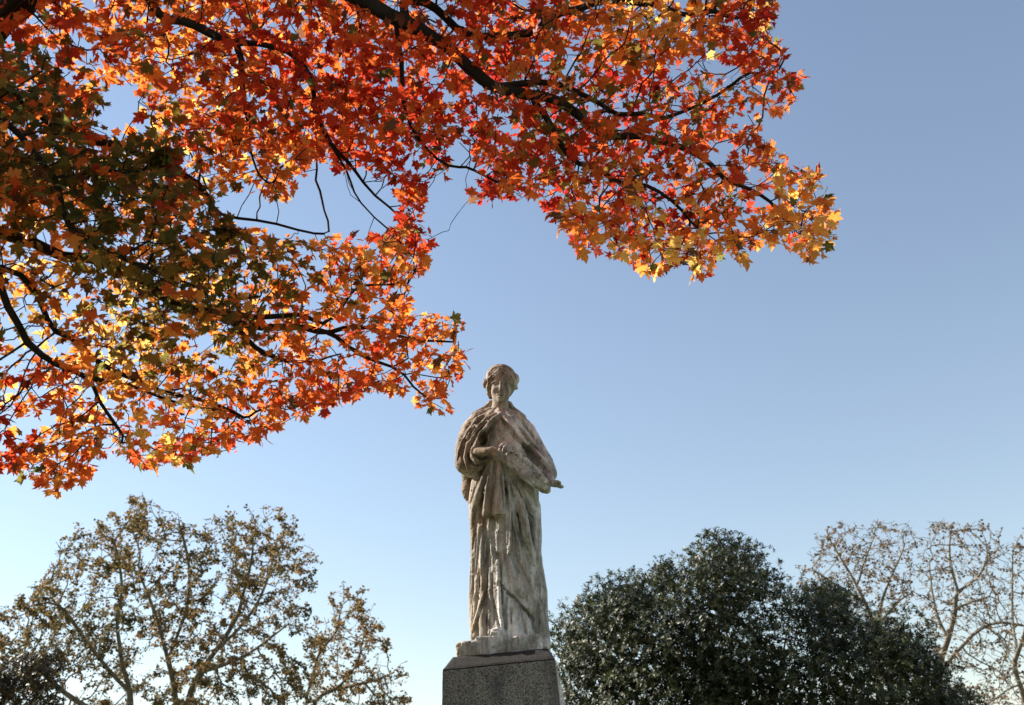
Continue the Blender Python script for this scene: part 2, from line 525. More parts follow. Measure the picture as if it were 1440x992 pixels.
class Loft:
    """elliptic sections given by photo rows: v, left u, right u, centre dy, half depth"""
    def __init__(self, rows):
        T = []
        for v, ul, ur, dy, b in rows:
            l = P(ul, v, dy); r = P(ur, v, dy)
            T.append(((l[2] + r[2]) / 2, (l[0] + r[0]) / 2, (r[0] - l[0]) / 2, YS + dy, b))
        T.sort()
        self.T = np.array(T)
    def at(self, z):
        t = self.T
        return [np.interp(z, t[:, 0], t[:, i]) for i in (1, 2, 3, 4)]
    def front(self, u, v, lift=0.0):
        dy = -0.15
        for _ in range(6):
            p = P(u, v, dy)
            cx, a, cy, b = self.at(p[2])
            s = max(0.03, 1 - ((p[0] - cx) / a) ** 2)
            dy = cy - b * math.sqrt(s) - YS - lift
        return P(u, v, dy)
    def add(self, group, k=0.02, fold=None):
        t = self.T
        lo = [np.min(t[:, 1] - t[:, 2]), np.min(t[:, 3] - t[:, 4]), t[0, 0]]
        hi = [np.max(t[:, 1] + t[:, 2]), np.max(t[:, 3] + t[:, 4]), t[-1, 0]]
        s, X, Y, Z = region(lo, hi, 0.05)
        cx, a, cy, b = [q.astype(np.float32) for q in self.at(Z)]
        px, py = (X - cx), (Y - cy)
        d = (np.sqrt((px / a) ** 2 + (py / b) ** 2) - 1) * np.minimum(a, b)
        if fold is not None:
            d = d - fold(np.arctan2(px / a, -py / b), Z)
        d = np.maximum(d, np.maximum(t[0, 0] - Z, Z - t[-1, 0]))
        f = FIELD[group]
        f[s] = smin(f[s], d, k)

zw = P(705, 664)[2]
def skirt_folds(th, Z):
    w = np.clip((zw - Z) / 0.8, 0, 1)
    t = th + 0.10 * np.sin(3.1 * th + 1.0) + 0.12 * np.sin(Z * 2.3 + th * 2) - 0.12 * (zw - Z) * np.sin(th)
    f1 = np.abs(np.sin(t * 6.2 + 0.5)) ** 0.6
    f2 = np.abs(np.sin(t * 11.7 + 1.3 + 0.8 * np.sin(Z * 4)))
    return ((0.030 * f1 + 0.010 * f2 - 0.027) * (0.35 + 0.85 * w)).astype(np.float32)

gown = Loft([(655, 668, 760, 0.02, 0.165), (680, 663, 757, 0.02, 0.175), (704, 660, 757, 0.02, 0.18), (723, 661, 757, 0.02, 0.18), (759, 663, 756, 0.02, 0.18),
             (791, 664, 761, 0.02, 0.18), (835, 663, 767, 0.02, 0.182), (877, 664, 768, 0.02, 0.185), (900, 665, 770, 0.02, 0.185), (919, 666, 771, 0.03, 0.18)])
gown.add('gown', fold=skirt_folds)
torso = Loft([(680, 668, 757, 0.02, 0.16), (655, 672, 752, 0.02, 0.15), (630, 670, 748, 0.02, 0.145), (608, 664, 742, 0.02, 0.145), (592, 664, 738, 0.03, 0.12), (583, 676, 726, 0.03, 0.085), (578, 688, 716, 0.03, 0.06)])
torso.add('gown', fold=lambda th, Z: (0.004 * np.sin(th * 14 + Z * 9)).astype(np.float32))
ell('gown', P(712, 606, -0.085), (0.115, 0.07, 0.10), 0.04)               # chest
ell('gown', P(722, 632, -0.11), (0.10, 0.06, 0.075), 0.04)

# --- lower drapery lines
def gl(pts, rad, group='gown', k=0.018, lift=0.004, carve=False, loft=None, tail=0.0):
    L = loft or gown
    rad = [rad] * len(pts) if np.isscalar(rad) else list(rad)
    n_ = len(pts)
    lifts = [lift - (tail if i == n_ - 1 else tail * .3 if i == n_ - 2 and n_ > 3 else 0) for i in range(n_)]
    if carve:
        rad = [q * (1.7 if 0 < i < n_ - 1 else .6) for i, q in enumerate(rad)]; lifts = [q - (.009 if 0 < i < n_ - 1 else -.003) for i, q in enumerate(lifts)]
        if n_ == 2:
            rad = [q * 1.8 for q in rad]
    else:
        rad = [q * 1.25 for q in rad]
    chain(group, [L.front(u, v, l) for (u, v), l in zip(pts, lifts)], rad, k, carve=carve)
for pts, r in [([(667, 735), (666, 800), (664, 850), (667, 893)], [.012, .015, .016, .02]), ([(675, 742), (672, 800), (670, 893)], [.010, .015, .018]),
               ([(682, 800), (679, 850), (680, 892)], [.008, .016, .02]), ([(700, 790), (699, 830), (704, 893)], [.012, .018, .022]),
               ([(694, 800), (690, 850), (689, 885)], [.010, .014, .012]), ([(712, 775), (717, 800), (730, 830), (747, 858)], [.012, .02, .024, .016]),
               ([(726, 765), (735, 800), (750, 840), (760, 880), (763, 908)], [.014, .02, .026, .03, .034]), ([(745, 770), (755, 800), (763, 850), (767, 905)], [.012, .016, .02, .026]),
               ([(714, 845), (713, 893)], [.01, .018]), ([(727, 850), (728, 893)], [.01, .03]), ([(739, 866), (740, 893)], [.008, .018])]:
    gl(pts, r)
for pts, r in [([(693, 729), (690, 760), (686, 785), (683, 806)], [.006, .008, .007, .003]), ([(703, 776), (706, 800), (704, 815)], [.006, .006, .003]),
               ([(703, 818), (712, 830), (728, 847), (743, 861), (747, 872), (749, 886)], [.010, .010, .007, .007, .010, .005]), ([(713, 834), (711, 860), (711, 893)], [.010, .008, .008]),
               ([(672, 770), (669, 840), (667, 890)], .005), ([(676, 800), (675, 850), (674, 893)], .006), ([(687, 835), (684, 893)], .006), ([(660, 790), (662, 840)], .004),
               ([(719, 856), (721, 890)], .006), ([(756, 805), (763, 850), (764, 880)], .005), ([(720, 790), (739, 815), (751, 825)], .006)]:
    gl(pts, r, carve=True, k=0.006, lift=0.0)
# --- hanging sash in the middle
for (u0, u1, v0, v1, lf) in [(699, 711, 727, 749, .006), (698, 713, 750, 775, .0)]:
    for uu in np.linspace(u0 + 2, u1 - 2, 3):
        gl([(uu, v0), (uu + 0.5, v1)], .014, 'gathered_cloth', .004, lf)
# --- gathered apron hanging from the hand and bundle
apron = Loft([(640, 672, 748, -0.02, 0.20), (665, 664, 762, -0.01, 0.205), (690, 661, 760, 0.0, 0.21), (712, 661, 758, 0.0, 0.212), (726, 662, 757, 0.0, 0.213)])
def fan(pts, r, lift=-0.004, tail=0.0):
    gl(pts, r, 'gathered_cloth', .016, lift, loft=apron, tail=tail)
fan([(693, 645), (682, 670), (672, 700), (667, 722), (665, 770)], [.012, .017, .022, .022, .008], tail=.03)
fan([(696, 645), (690, 680), (685, 722)], [.012, .022, .026])
fan([(699, 645), (698, 680), (697, 723)], [.012, .020, .024])
fan([(702, 645), (704, 680), (706, 723)], [.011, .017, .020])
fan([(703, 645), (709, 680), (714, 730), (716, 778)], [.010, .013, .014, .010], .008, .02)
fan([(706, 645), (717, 680), (722, 720), (731, 775)], [.010, .015, .017, .008], tail=.035)
fan([(709, 645), (726, 680), (735, 720), (741, 757), (754, 795)], [.010, .018, .024, .022, .010], tail=.02)
fan([(713, 648), (735, 680), (747, 715), (753, 750), (757, 803)], [.012, .018, .026, .024, .010], .0, .015)
fan([(728, 665), (746, 690), (754, 712), (756, 760), (757, 790)], [.02, .026, .024, .022, .012], tail=.01)
for pts, r in [([(697, 655), (694, 690), (691, 724)], .004), ([(706, 655), (711, 690), (717, 730)], .006), ([(703, 660), (701, 700)], .004),
               ([(714, 662), (728, 690), (741, 715), (748, 740)], .005), ([(708, 655), (719, 690), (728, 735)], .005), ([(690, 660), (677, 705), (673, 725)], .004), ([(730, 708), (741, 745), (752, 790)], .006), ([(722, 700), (731, 740), (737, 765)], .004)]:
    gl(pts, r, carve=True, k=.006, lift=.010, loft=apron)
# broken lower edge of the apron
chain(None, [apron.front(686, 729, -.01), apron.front(712, 728, -.01)], .010, .004, carve=True)
# --- left hip drapery lobe behind
ell('mantle', P(658, 688, 0.07), (0.038, 0.06, 0.085), 0.02)
chain('mantle', [P(652, 667, 0.05), P(662, 668, -0.02), P(672, 665, -0.10)], [.016, .02, .02], .015)
chain('mantle', [P(654, 672, 0.05), P(655, 690, 0.05), P(660, 706, 0.05)], [.02, .026, .012], .015)
# --- back fall of the mantle down to the hips
ell('mantle', P(705, 640, 0.13), (0.19, 0.10, 0.33), 0.04)
ell('mantle', P(700, 720, 0.13), (0.17, 0.10, 0.40), 0.04)
ell('mantle', P(750, 840, 0.10), (0.085, 0.11, 0.36), 0.03)
ell('mantle', P(750, 645, 0.02), (0.09, 0.09, 0.17), 0.03)
ell('mantle', P(664, 655, 0.04), (0.06, 0.07, 0.10), 0.03)
# --- shoulders and arms under the mantle
chain('mantle', [P(690, 583, 0.02), P(674, 591, 0.0), P(660, 606, -0.01), P(653, 630, -0.03), P(652, 648, -0.06)], [.05, .062, .062, .062, .056], .03)
chain('mantle', [P(712, 583, 0.02), P(727, 592, 0.0), P(742, 606, -0.02), P(757, 632, -0.07), P(768, 650, -0.11), P(773, 662, -0.14)], [.045, .058, .054, .048, .046, .04], .03)
ell('mantle', P(656, 654, -0.06), (0.07, 0.085, 0.06), 0.03)
# cloak collar standing behind the neck
chain('mantle', [P(668, 585, 0.04), P(683, 576, 0.06), P(690, 568, 0.07)], [.03, .026, .018], .02)
chain('mantle', [P(734, 588, 0.04), P(723, 578, 0.06), P(716, 569, 0.07)], [.03, .024, .016], .02)
chain('mantle', [P(690, 568, 0.08), P(704, 567, 0.10), P(716, 569, 0.08)], .022, .02)
# left sleeve: fall from the shoulder and the wide loop round the forearm
for pts, r in [([P(706, 583, -.10), P(694, 590, -.13), P(684, 602, -.16), P(674, 617, -.18), P(667, 632, -.19), P(665, 643, -.19), P(671, 651, -.19), P(684, 649, -.20), P(690, 645, -.21)], [.016, .018, .018, .018, .018, .018, .018, .016, .010]),
               ([P(700, 582, -.09), P(684, 590, -.11), P(670, 606, -.13), P(659, 626, -.15), P(655, 644, -.155), P(660, 657, -.15), P(673, 660, -.16), P(685, 653, -.18)], [.014, .018, .018, .017, .017, .018, .018, .012]),
               ([P(690, 581, -.04), P(672, 590, -.07), P(658, 610, -.085), P(649, 634, -.10), P(647, 652, -.09), P(655, 663, -.08)], [.014, .018, .018, .018, .018, .014]),
               ([P(695, 595, -.125), P(679, 608, -.15), P(667, 624, -.165), P(661, 640, -.17)], [.008, .010, .010, .006])]:
    chain('mantle', pts, r, .012)
chain('mantle', [P(672, 640, -.10), P(676, 630, -.09), P(684, 612, -.09)], [.04, .04, .03], .02)
# mantle folds on the right, with the edge crossing the chest
for pts, r in [([P(703, 582, -.10), P(712, 590, -.135), P(726, 606, -.15), P(741, 625, -.16), P(757, 641, -.175), P(769, 654, -.19), P(776, 667, -.20)], [.014, .016, .018, .018, .018, .018, .016]),
               ([P(713, 582, -.07), P(728, 595, -.10), P(744, 616, -.115), P(760, 638, -.13), P(774, 655, -.15), P(779, 668, -.16)], [.014, .018, .018, .018, .018, .016]),
               ([P(722, 582, -.03), P(738, 595, -.05), P(752, 617, -.07), P(766, 640, -.10), P(778, 658, -.12)], [.014, .016, .016, .016, .014])]:
    chain('mantle', pts, r, .012)
ell('mantle', P(775, 667, -0.14), (0.035, 0.06, 0.05), 0.02)
# --- dark hollows between arms and chest
ell(None, P(679, 619, -0.13), (0.026, 0.12, 0.044), 0.006, True, -0.5)
ell(None, P(744, 634, -0.13), (0.062, 0.12, 0.027), 0.006, True, -0.85)
ell(None, P(753, 644, -0.14), (0.05, 0.11, 0.022), 0.006, True, -0.75)
ell(None, P(667, 638, -0.17), (0.02, 0.07, 0.028), 0.006, True)
for pts, r in (([P(704, 588, -.13), P(710, 597, -.158), P(721, 611, -.175), P(735, 630, -.18), P(748, 643, -.19)], [.004, .010, .012, .015, .010]),
               ([P(702, 590, -.13), P(694, 601, -.16), P(686, 612, -.17), P(679, 624, -.18)], [.003, .009, .013, .012]),
               ([P(716, 588, -.105), P(732, 604, -.125), P(750, 628, -.14), P(768, 650, -.16)], [.003, .007, .008, .004]),
               ([P(726, 588, -.07), P(742, 606, -.09), P(758, 630, -.11), P(774, 654, -.14)], [.003, .006, .007, .004]),
               ([P(686, 592, -.135), P(676, 603, -.155), P(664, 625, -.175), P(660, 642, -.175), P(666, 655, -.175)], [.003, .007, .008, .008, .004]),
               ([P(678, 592, -.10), P(664, 610, -.12), P(654, 632, -.135), P(651, 648, -.13)], [.003, .006, .008, .004])):
    chain(None, pts, r, .004, carve=True)
# --- neck, head, face
HC = P(704.5, 540, -0.01)
chain('head', [P(703, 582, 0.02), P(704, 557, 0.015)], [.062, .05], .02)
ell('head', P(704.5, 541, -0.005), (0.076, 0.098, 0.118), 0.02)
ell('head', P(704, 552.5, -0.035), (0.060, 0.068, 0.070), 0.025)
chain('head', [P(704, 562, -0.068), P(704, 561, -0.070)], .018, .03)                 # chin
yf = -0.105
chain('head', [P(704.3, 536, yf + .006), P(704.2, 544, yf - .006), P(704, 549, yf - .016)], [.009, .010, .013], .008)   # nose
for s_ in (-1, 1):
    ell(None, P(704.3 + s_ * 7.2, 541, yf - .002), (0.017, 0.016, 0.011), .008, True)  # eye sockets
    ell('head', P(704.3 + s_ * 7.2, 541.6, yf + .017), (0.013, 0.012, 0.009), .004)  # eyeballs
    chain('head', [P(704.3 + s_ * 3, 538, yf + .004), P(704.3 + s_ * 8, 536.6, yf + .010), P(704.3 + s_ * 13, 539, yf + .03)], [.006, .007, .006], .008)
    ell('head', P(704.3 + s_ * 9, 549, yf + .03), (0.018, 0.016, 0.018), .015)       # cheeks
chain('head', [P(699.5, 555, yf + .014), P(704, 554.6, yf + .004), P(708.5, 555, yf + .014)], .0058, .005)
chain('head', [P(700, 557.8, yf + .015), P(704, 558, yf + .006), P(708, 557.8, yf + .015)], .0062, .005)
chain(None, [P(699, 556.3, yf + .006), P(709, 556.3, yf + .006)], .0035, .003, carve=True)
# hair: cap, wavy side masses parted in the middle, knot behind, lock at the left ear
ell('hair', P(704.5, 533, 0.025), (0.106, 0.11, 0.102), 0.02)
ell('hair', P(704, 545, 0.06), (0.098, 0.085, 0.085), 0.02)
for s_ in (-1, 1):
    for j, (o, rr, dz) in enumerate([(0, .017, 0), (1, .018, 0), (2, .018, 0)]):
        pts = []
        for t in np.linspace(0, 1, 9):
            a = t * 1.75
            ru = 17.0 + j * 1.6 + 1.4 * math.sin(t * 15 + j * 2 + s_)
            rv = 16.0 + j * 4.0 + 1.0 * math.sin(t * 13 + j)
            pts.append(P(704.5 + s_ * ru * math.sin(a), 541.5 - rv * math.cos(a), -0.085 + j * 0.030 + 0.055 * t * t))
        chain('hair', pts, [rr * (0.75 + 0.35 * math.sin(2.6 * t + .4)) for t in np.linspace(0, 1, 9)], .007)
ell('hair', P(683.5, 540, 0.0), (0.024, 0.04, 0.034), .012)
ell('hair', P(725.5, 533, 0.0), (0.022, 0.04, 0.036), .012)
chain('hair', [P(688.5, 546, .0), P(688.5, 553, .012), P(690.5, 559, .025)], [.024, .021, .015], .014)
chain('hair', [P(721, 544, .0), P(719.5, 550, .005)], [.02, .015], .012)
# --- hands with separate fingers
chain('hand_a', [P(662, 642, -.12), P(673, 637, -.21), P(684, 635.5, -.255)], [.036, .034, .027], .01)
ell('hand_a', P(690, 635, -0.265), (0.034, 0.026, 0.026), .012)
for j in range(4):
    dv = j * 2.7
    chain('hand_a', [P(693, 631.5 + dv, -.275), P(698.5 - j * .5, 632.5 + dv, -.287), P(702 - j * 1.0, 635.5 + dv, -.272), P(701.5 - j, 638 + dv, -.255)], [.0095, .0092, .0085, .0075], .004)
chain('hand_a', [P(686, 632, -.265), P(692, 630.2, -.277), P(697, 631, -.283)], [.011, .010, .008], .005)
chain('hand_b', [P(770, 664, -.13), P(773, 674, -.20), P(776, 679, -.225)], [.034, .03, .024], .01)
ell('hand_b', P(780, 681.5, -0.235), (0.030, 0.026, 0.018), .010, rot=-0.2)
for j in range(4):
    chain('hand_b', [P(783, 681 + j * 1.0, -.255 + j * .018), P(788.5, 682.5 + j * 1.0, -.262 + j * .018), P(792 - abs(j - 1) * 1.2, 684 + j * .8, -.258 + j * .018)], [.0095, .009, .007], .003)
chain('hand_b', [P(778, 677.5, -.25), P(784, 677, -.275), P(788.5, 679, -.278)], [.011, .009, .007], .004)
# --- bundle of cloth carried across the waist, rough with flowers
for pts, r in [([P(696, 640, -.245), P(712, 645, -.255), P(730, 657, -.26), P(748, 672, -.25), P(764, 686, -.225)], [.024, .032, .040, .044, .034]),
               ([P(703, 634, -.24), P(722, 640, -.245), P(742, 653, -.25), P(758, 667, -.24), P(768, 683, -.22)], [.016, .022, .026, .026, .026]),
               ([P(700, 645, -.26), P(716, 654, -.28), P(735, 670, -.285), P(752, 684, -.265)], [.012, .014, .016, .014])]:
    chain('gathered_cloth', pts, r, .014)
ell('gathered_cloth', P(767, 688, -0.215), (0.036, 0.05, 0.024), .014, rot=-.5)
for pts in ([P(706, 646, -.29), P(722, 656, -.305), P(742, 674, -.305)], [P(712, 652, -.285), P(730, 669, -.30), P(748, 687, -.28)]):
    chain(None, pts, [.003, .011, .004], .005, carve=True)
chain(None, [P(703, 641, -.285), P(722, 650, -.305), P(742, 666, -.305), P(758, 681, -.28)], [.004, .009, .009, .004], .004, carve=True)
rnd = random.Random(5)
for i in range(46):
    t = .12 + .88 * rnd.random()
    u = 700 + t * 66; v = 627 + 12 * t + 36 * t * t - 2
    jit = rnd.uniform(-5, 6)
    c_ = P(u + jit * .5, v + jit * .8 + 3, -.255 - rnd.random() * .03)
    ell('flowers', c_, (rnd.uniform(.012, .022), .017, rnd.uniform(.011, .020)), .004, rot=rnd.uniform(-1, 1))
for i in range(34):
    t = rnd.random(); u = 702 + t * 62; v = 629 + 12 * t + 36 * t * t + rnd.uniform(-4, 4)
    CARVE.append('flowers') if 'flowers' not in CARVE else None
    ell(None, P(u, v + 2, -.29), (rnd.uniform(.006, .011), .026, rnd.uniform(.005, .009)), .003, True)
for i in range(16):                                                                # weather pits in the chest
    ell(None, P(rnd.uniform(704, 738), rnd.uniform(604, 634), -.168), (rnd.uniform(.003, .007), .02, rnd.uniform(.003, .006)), .003, True)
# --- foot
ell('foot', P(697, 890, -0.15), (0.050, 0.075, 0.022), .02)
for j in range(5):
    chain('foot', [P(691 + j * 3.0, 888, -.19), P(691 + j * 3.0, 890.5, -.222)], .0105, .003)
# --- rough rock plinth
pl_b = [P(640, 921, -0.2), P(762, 911, -0.24)]
zb = zt - 0.02
for (ua, ub, vt_, da, db, rr) in [(641, 668, 903, -.222, .12, .03), (650, 690, 902, -.225, .16, .03), (669, 712, 893, -.23, .16, .03), (700, 738, 895, -.232, .16, .03), (728, 762, 892, -.225, .14, .03)]:
    a_ = P(ua, vt_, da); b_ = P(ub, vt_, da)
    topz = (a_[2] + b_[2]) / 2
    lo = np.array([a_[0], YS + da, zb]); hi = np.array([b_[0], YS + db, topz])
    s, X, Y, Z = region(lo, hi, 0.05)
    c_ = (lo + hi) / 2; h_ = (hi - lo) / 2 - rr * 0.5
    qx = np.maximum(np.abs(X - c_[0]) - h_[0], 0); qy = np.maximum(np.abs(Y - c_[1]) - h_[1], 0); qz = np.maximum(np.abs(Z - c_[2]) - h_[2], 0)
    d = np.sqrt(qx ** 2 + qy ** 2 + qz ** 2) - rr * 0.5
    f = FIELD['plinth']; f[s] = smin(f[s], d, .03)

def surface_nets(F):
    nx, ny, nz = F.shape
    neg = F < 0
    cnt = np.zeros((nx - 1, ny - 1, nz - 1), np.int8)
    for dx in (0, 1):
        for dy in (0, 1):
            for dz in (0, 1):
                cnt += neg[dx:nx - 1 + dx, dy:ny - 1 + dy, dz:nz - 1 + dz]
    cells = np.argwhere((cnt > 0) & (cnt < 8))
    idx = np.full(cnt.shape, -1, np.int32)
    idx[cells[:, 0], cells[:, 1], cells[:, 2]] = np.arange(len(cells))
    acc = np.zeros((len(cells), 3)); n = np.zeros(len(cells))
    corners = [(dx, dy, dz) for dx in (0, 1) for dy in (0, 1) for dz in (0, 1)]
    for a in corners:
        for ax in range(3):
            if a[ax]:
                continue
            b = list(a); b[ax] = 1
            va = F[cells[:, 0] + a[0], cells[:, 1] + a[1], cells[:, 2] + a[2]]
            vb = F[cells[:, 0] + b[0], cells[:, 1] + b[1], cells[:, 2] + b[2]]
            c = (va < 0) != (vb < 0)
            t = np.where(c, va / np.where(va - vb == 0, 1, va - vb), 0)
            p = np.tile(np.array(a, float), (len(cells), 1)); p[:, ax] = t
            acc += p * c[:, None]; n += c
    V = cells + acc / n[:, None]
    quads = []
    for ax in range(3):
        sl0 = [slice(None)] * 3; sl1 = [slice(None)] * 3
        sl0[ax] = slice(0, -1); sl1[ax] = slice(1, None)
        e = np.argwhere(neg[tuple(sl0)] != neg[tuple(sl1)])
        o1, o2 = [i for i in range(3) if i != ax]
        ok = (e[:, o1] > 0) & (e[:, o2] > 0) & (e[:, o1] < F.shape[o1] - 1) & (e[:, o2] < F.shape[o2] - 1)
        e = e[ok]
        flip = neg[e[:, 0], e[:, 1], e[:, 2]]
        def cell(d1, d2):
            q = e.copy(); q[:, o1] += d1; q[:, o2] += d2
            return idx[q[:, 0], q[:, 1], q[:, 2]]
        Q = np.stack([cell(-1, -1), cell(0, -1), cell(0, 0), cell(-1, 0)], 1)
        want = flip if ax != 1 else ~flip
        Q[~want] = Q[~want][:, ::-1]
        quads.append(Q)
    return V, np.concatenate(quads), cells

STACK = [FIELD[n] for n in GROUPS]
F = STACK[0].copy()
for q_ in STACK[1:]:
    F = smin(F, q_, 0.006)

# chisel strokes drawn on the finished forms: each finds the surface it runs over, then cuts a groove or raises a ridge
_dys = np.arange(-0.40, 0.2, 0.003)
def surf_point(u, v):
    p = np.array([P(u, v, d_) for d_ in _dys])
    i_ = np.clip(((p - glo) / VOX + .5).astype(int), 0, gn - 1)
    f_ = F0[i_[:, 0], i_[:, 1], i_[:, 2]]
    h_ = np.where(f_ < 0)[0]
    return p[h_[0]] if len(h_) else None
F0 = F.copy()
def stroke(pts, r, sink=0.3, k=.004, ridge=False):
    dense = []
    for (u0, v0), (u1, v1) in zip(pts[:-1], pts[1:]):
        m_ = max(2, int(math.hypot(u1 - u0, v1 - v0) / 3.5))
        dense += [(u0 + (u1 - u0) * t_ / m_, v0 + (v1 - v0) * t_ / m_) for t_ in range(m_)]
    dense.append(pts[-1])
    q_ = [surf_point(*d_) for d_ in dense]
    q_ = [x_ for x_ in q_ if x_ is not None]
    if len(q_) < 2:
        return
    q_ = np.array(q_)
    for _ in range(2):
        if len(q_) > 2:
            q_[1:-1, 1] = .5 * q_[1:-1, 1] + .25 * (q_[:-2, 1] + q_[2:, 1])
    n_ = len(q_)
    t_ = np.arange(n_) / (n_ - 1)
    rr_ = r * np.clip(np.minimum(t_, 1 - t_) * 5 + .35, 0, 1)
    q_ = q_ + np.array([0, (sink if not ridge else -sink), 0]) * rr_[:, None]
    s_, X, Y, Z = region(q_.min(0) - r, q_.max(0) + r, 3 * k + .01)
    d = chain_d(X, Y, Z, list(q_), list(rr_))
    F[s_] = smin(F[s_], d, k) if ridge else -smin(-F[s_], d, k)
RIDGES = [
    ([(688, 592), (672, 604), (658, 618), (654, 644), (658, 662)], .010), ([(678, 594), (662, 606), (650, 622), (643, 645)], .010), ([(693, 596), (676, 608), (666, 622), (663, 637), (668, 647), (680, 650)], .009),
    ([(709, 588), (724, 603), (741, 624), (758, 640), (772, 655)], .012), ([(724, 592), (742, 612), (760, 637), (775, 657)], .008), ([(681, 831), (677, 846), (672, 862), (667, 878), (663, 892)], .010),
    ([(668, 834), (665, 856), (664, 880)], .009), ([(710, 650), (714, 680), (717, 712), (717, 745), (718, 774)], .010), ([(700, 800), (702, 830), (703, 860), (708, 888)], .012),
    ([(731, 705), (740, 742), (748, 775), (756, 805)], .010), ([(690, 655), (684, 690), (681, 718)], .009), ([(702, 655), (702, 690), (702, 720)], .010), ([(728, 670), (741, 695), (751, 720)], .010),
    ([(705, 819), (716, 829), (733, 846), (746, 858)], .012), ([(672, 718), (669, 750), (668, 790)], .009), ([(679, 730), (677, 770), (676, 810)], .008), ([(757, 800), (760, 840), (762, 880)], .010),
    ([(696, 645), (705, 647), (722, 657), (742, 674), (758, 688)], .008), ([(690, 790), (688, 830), (684, 870)], .008), ([(723, 855), (722, 890)], .010)]
for pts, r in RIDGES:
    stroke(pts, r, .35, .007, True)
F0 = F.copy()
GROOVES = [
    # hair and face
    ([(704, 521), (695, 525), (689, 533), (686.5, 544)], .006), ([(704, 521), (714, 524), (720, 532), (721, 543)], .006), ([(703, 516), (693, 519), (685, 528), (682, 538)], .005), ([(706, 516), (716, 519), (724, 527), (726, 536)], .005),
    ([(698, 516), (690, 522)], .005), ([(712, 516), (720, 523)], .005), ([(694.5, 541), (700, 541.5)], .006), ([(708.5, 541.5), (714, 541)], .006), ([(700, 556.4), (708.5, 556.4)], .0045), ([(701.5, 550.5), (707, 550.5)], .004), ([(694, 536.5), (701, 537.5)], .004), ([(708, 537.5), (715, 536.5)], .004),
    ([(686, 547), (688, 556), (692, 561)], .006),
    # cape
    ([(706, 590), (717, 605), (729, 620), (737, 632)], .012), ([(699, 592), (690, 602), (681, 613), (675, 624)], .012), ([(719, 595), (735, 614), (751, 634), (766, 652)], .008), ([(733, 594), (748, 614), (763, 637), (776, 656)], .007),
    ([(684, 591), (667, 606), (655, 622), (650, 642), (653, 655)], .009), ([(674, 593), (658, 608), (648, 628), (644, 648)], .007), ([(690, 600), (672, 614), (662, 628), (659, 642), (664, 652), (676, 655)], .009), ([(666, 640), (674, 643), (684, 643)], .012), ([(661, 661), (672, 659), (682, 652)], .007),
    # apron
    ([(697, 648), (695, 672), (692, 700), (691, 722)], .008), ([(706, 648), (711, 672), (713, 698), (714, 735), (714, 770)], .010), ([(714, 650), (726, 666), (739, 684)], .008), ([(718, 664), (728, 684), (737, 706), (744, 724)], .009), ([(684, 650), (674, 672), (666, 692), (662, 708)], .008),
    ([(689, 652), (684, 678), (679, 706), (677, 722)], .007), ([(703, 660), (706, 690), (707, 720)], .006), ([(715, 648), (727, 659), (740, 673), (757, 689)], .010), ([(699, 632), (721, 645), (745, 664), (762, 678)], .007), ([(711, 660), (720, 690), (726, 720), (731, 745)], .007),
    ([(687, 725.5), (698, 726), (711, 725.5)], .011), ([(692, 728), (688, 750), (686, 780), (682, 802)], .011), ([(699, 729), (699, 747)], .006), ([(698, 749), (713, 748.5)], .008), ([(713, 730), (714, 768)], .007), ([(697, 774), (703, 787), (705, 812)], .009), ([(707, 776), (715, 774)], .007),
    ([(723, 728), (729, 752), (736, 772), (748, 799)], .010), ([(756, 728), (756, 770), (754, 806)], .008), ([(743, 722), (752, 732)], .007), ([(670, 712), (665, 742)], .006), ([(670, 740), (664, 775)], .006), ([(675, 745), (671, 790), (668, 815)], .008), ([(681, 750), (679, 790)], .006),
    # lower skirt
    ([(701, 820), (704, 822)], .016), ([(704, 821), (715, 834), (728, 847), (741, 861), (747, 870), (750, 884)], .011), ([(712, 834), (710, 862), (712, 893)], .011), ([(695, 845), (699, 870), (705, 891)], .008), ([(688, 872), (690, 891)], .008), ([(684, 832), (676, 858), (668, 888)], .009),
    ([(672, 830), (669, 856), (665, 876)], .007), ([(752, 812), (756, 845), (757, 885)], .008), ([(741, 863), (742, 868)], .012), ([(763, 812), (766, 862), (768, 900)], .006), ([(683, 810), (680, 828)], .006), ([(729, 858), (731, 890)], .007), ([(693, 805), (692, 840)], .007), ([(728, 790), (740, 815), (748, 835)], .008), ([(660, 735), (662, 790), (661, 830)], .006)]
for pts, r in GROOVES:
    stroke(pts, r * 1.1, .25, .004)
for (u_, v_, r_p) in [(735, 640, .016), (733, 649, .014), (722, 637, .012), (747, 653, .013), (755, 661, .014), (761, 670, .011), (728, 643, .009), (741, 646, .010), (710, 619, .008), (717, 629, .008), (699, 624, .010), (706, 610, .005), (714, 612, .006), (721, 620, .006), (727, 626, .007), (742, 757, .008), (744, 776, .008), (746, 781, .007), (751, 796, .007), (741, 766, .006), (744, 727, .012), (748, 730, .010), (736, 783, .010)]:
    stroke([(u_ - .8, v_), (u_ + .8, v_ + .5)], r_p, .2, .004)
del F0
V, Q, cells = surface_nets(F)
owner = np.argmin(np.stack([f[cells[:, 0], cells[:, 1], cells[:, 2]] for f in STACK], 1), 1)
V = glo + V * VOX

def face_normals(V, Q):
    n = np.cross(V[Q[:, 2]] - V[Q[:, 0]], V[Q[:, 3]] - V[Q[:, 1]])
    vn = np.zeros_like(V)
    for i in range(4):
        np.add.at(vn, Q[:, i], n)
    return norm(vn)
_c = V - V.mean(0)
_sv = (_c[Q[:, 0]] * np.cross(_c[Q[:, 1]] - _c[Q[:, 0]], _c[Q[:, 2]] - _c[Q[:, 0]])).sum()
if _sv < 0:
    Q = Q[:, ::-1].copy()
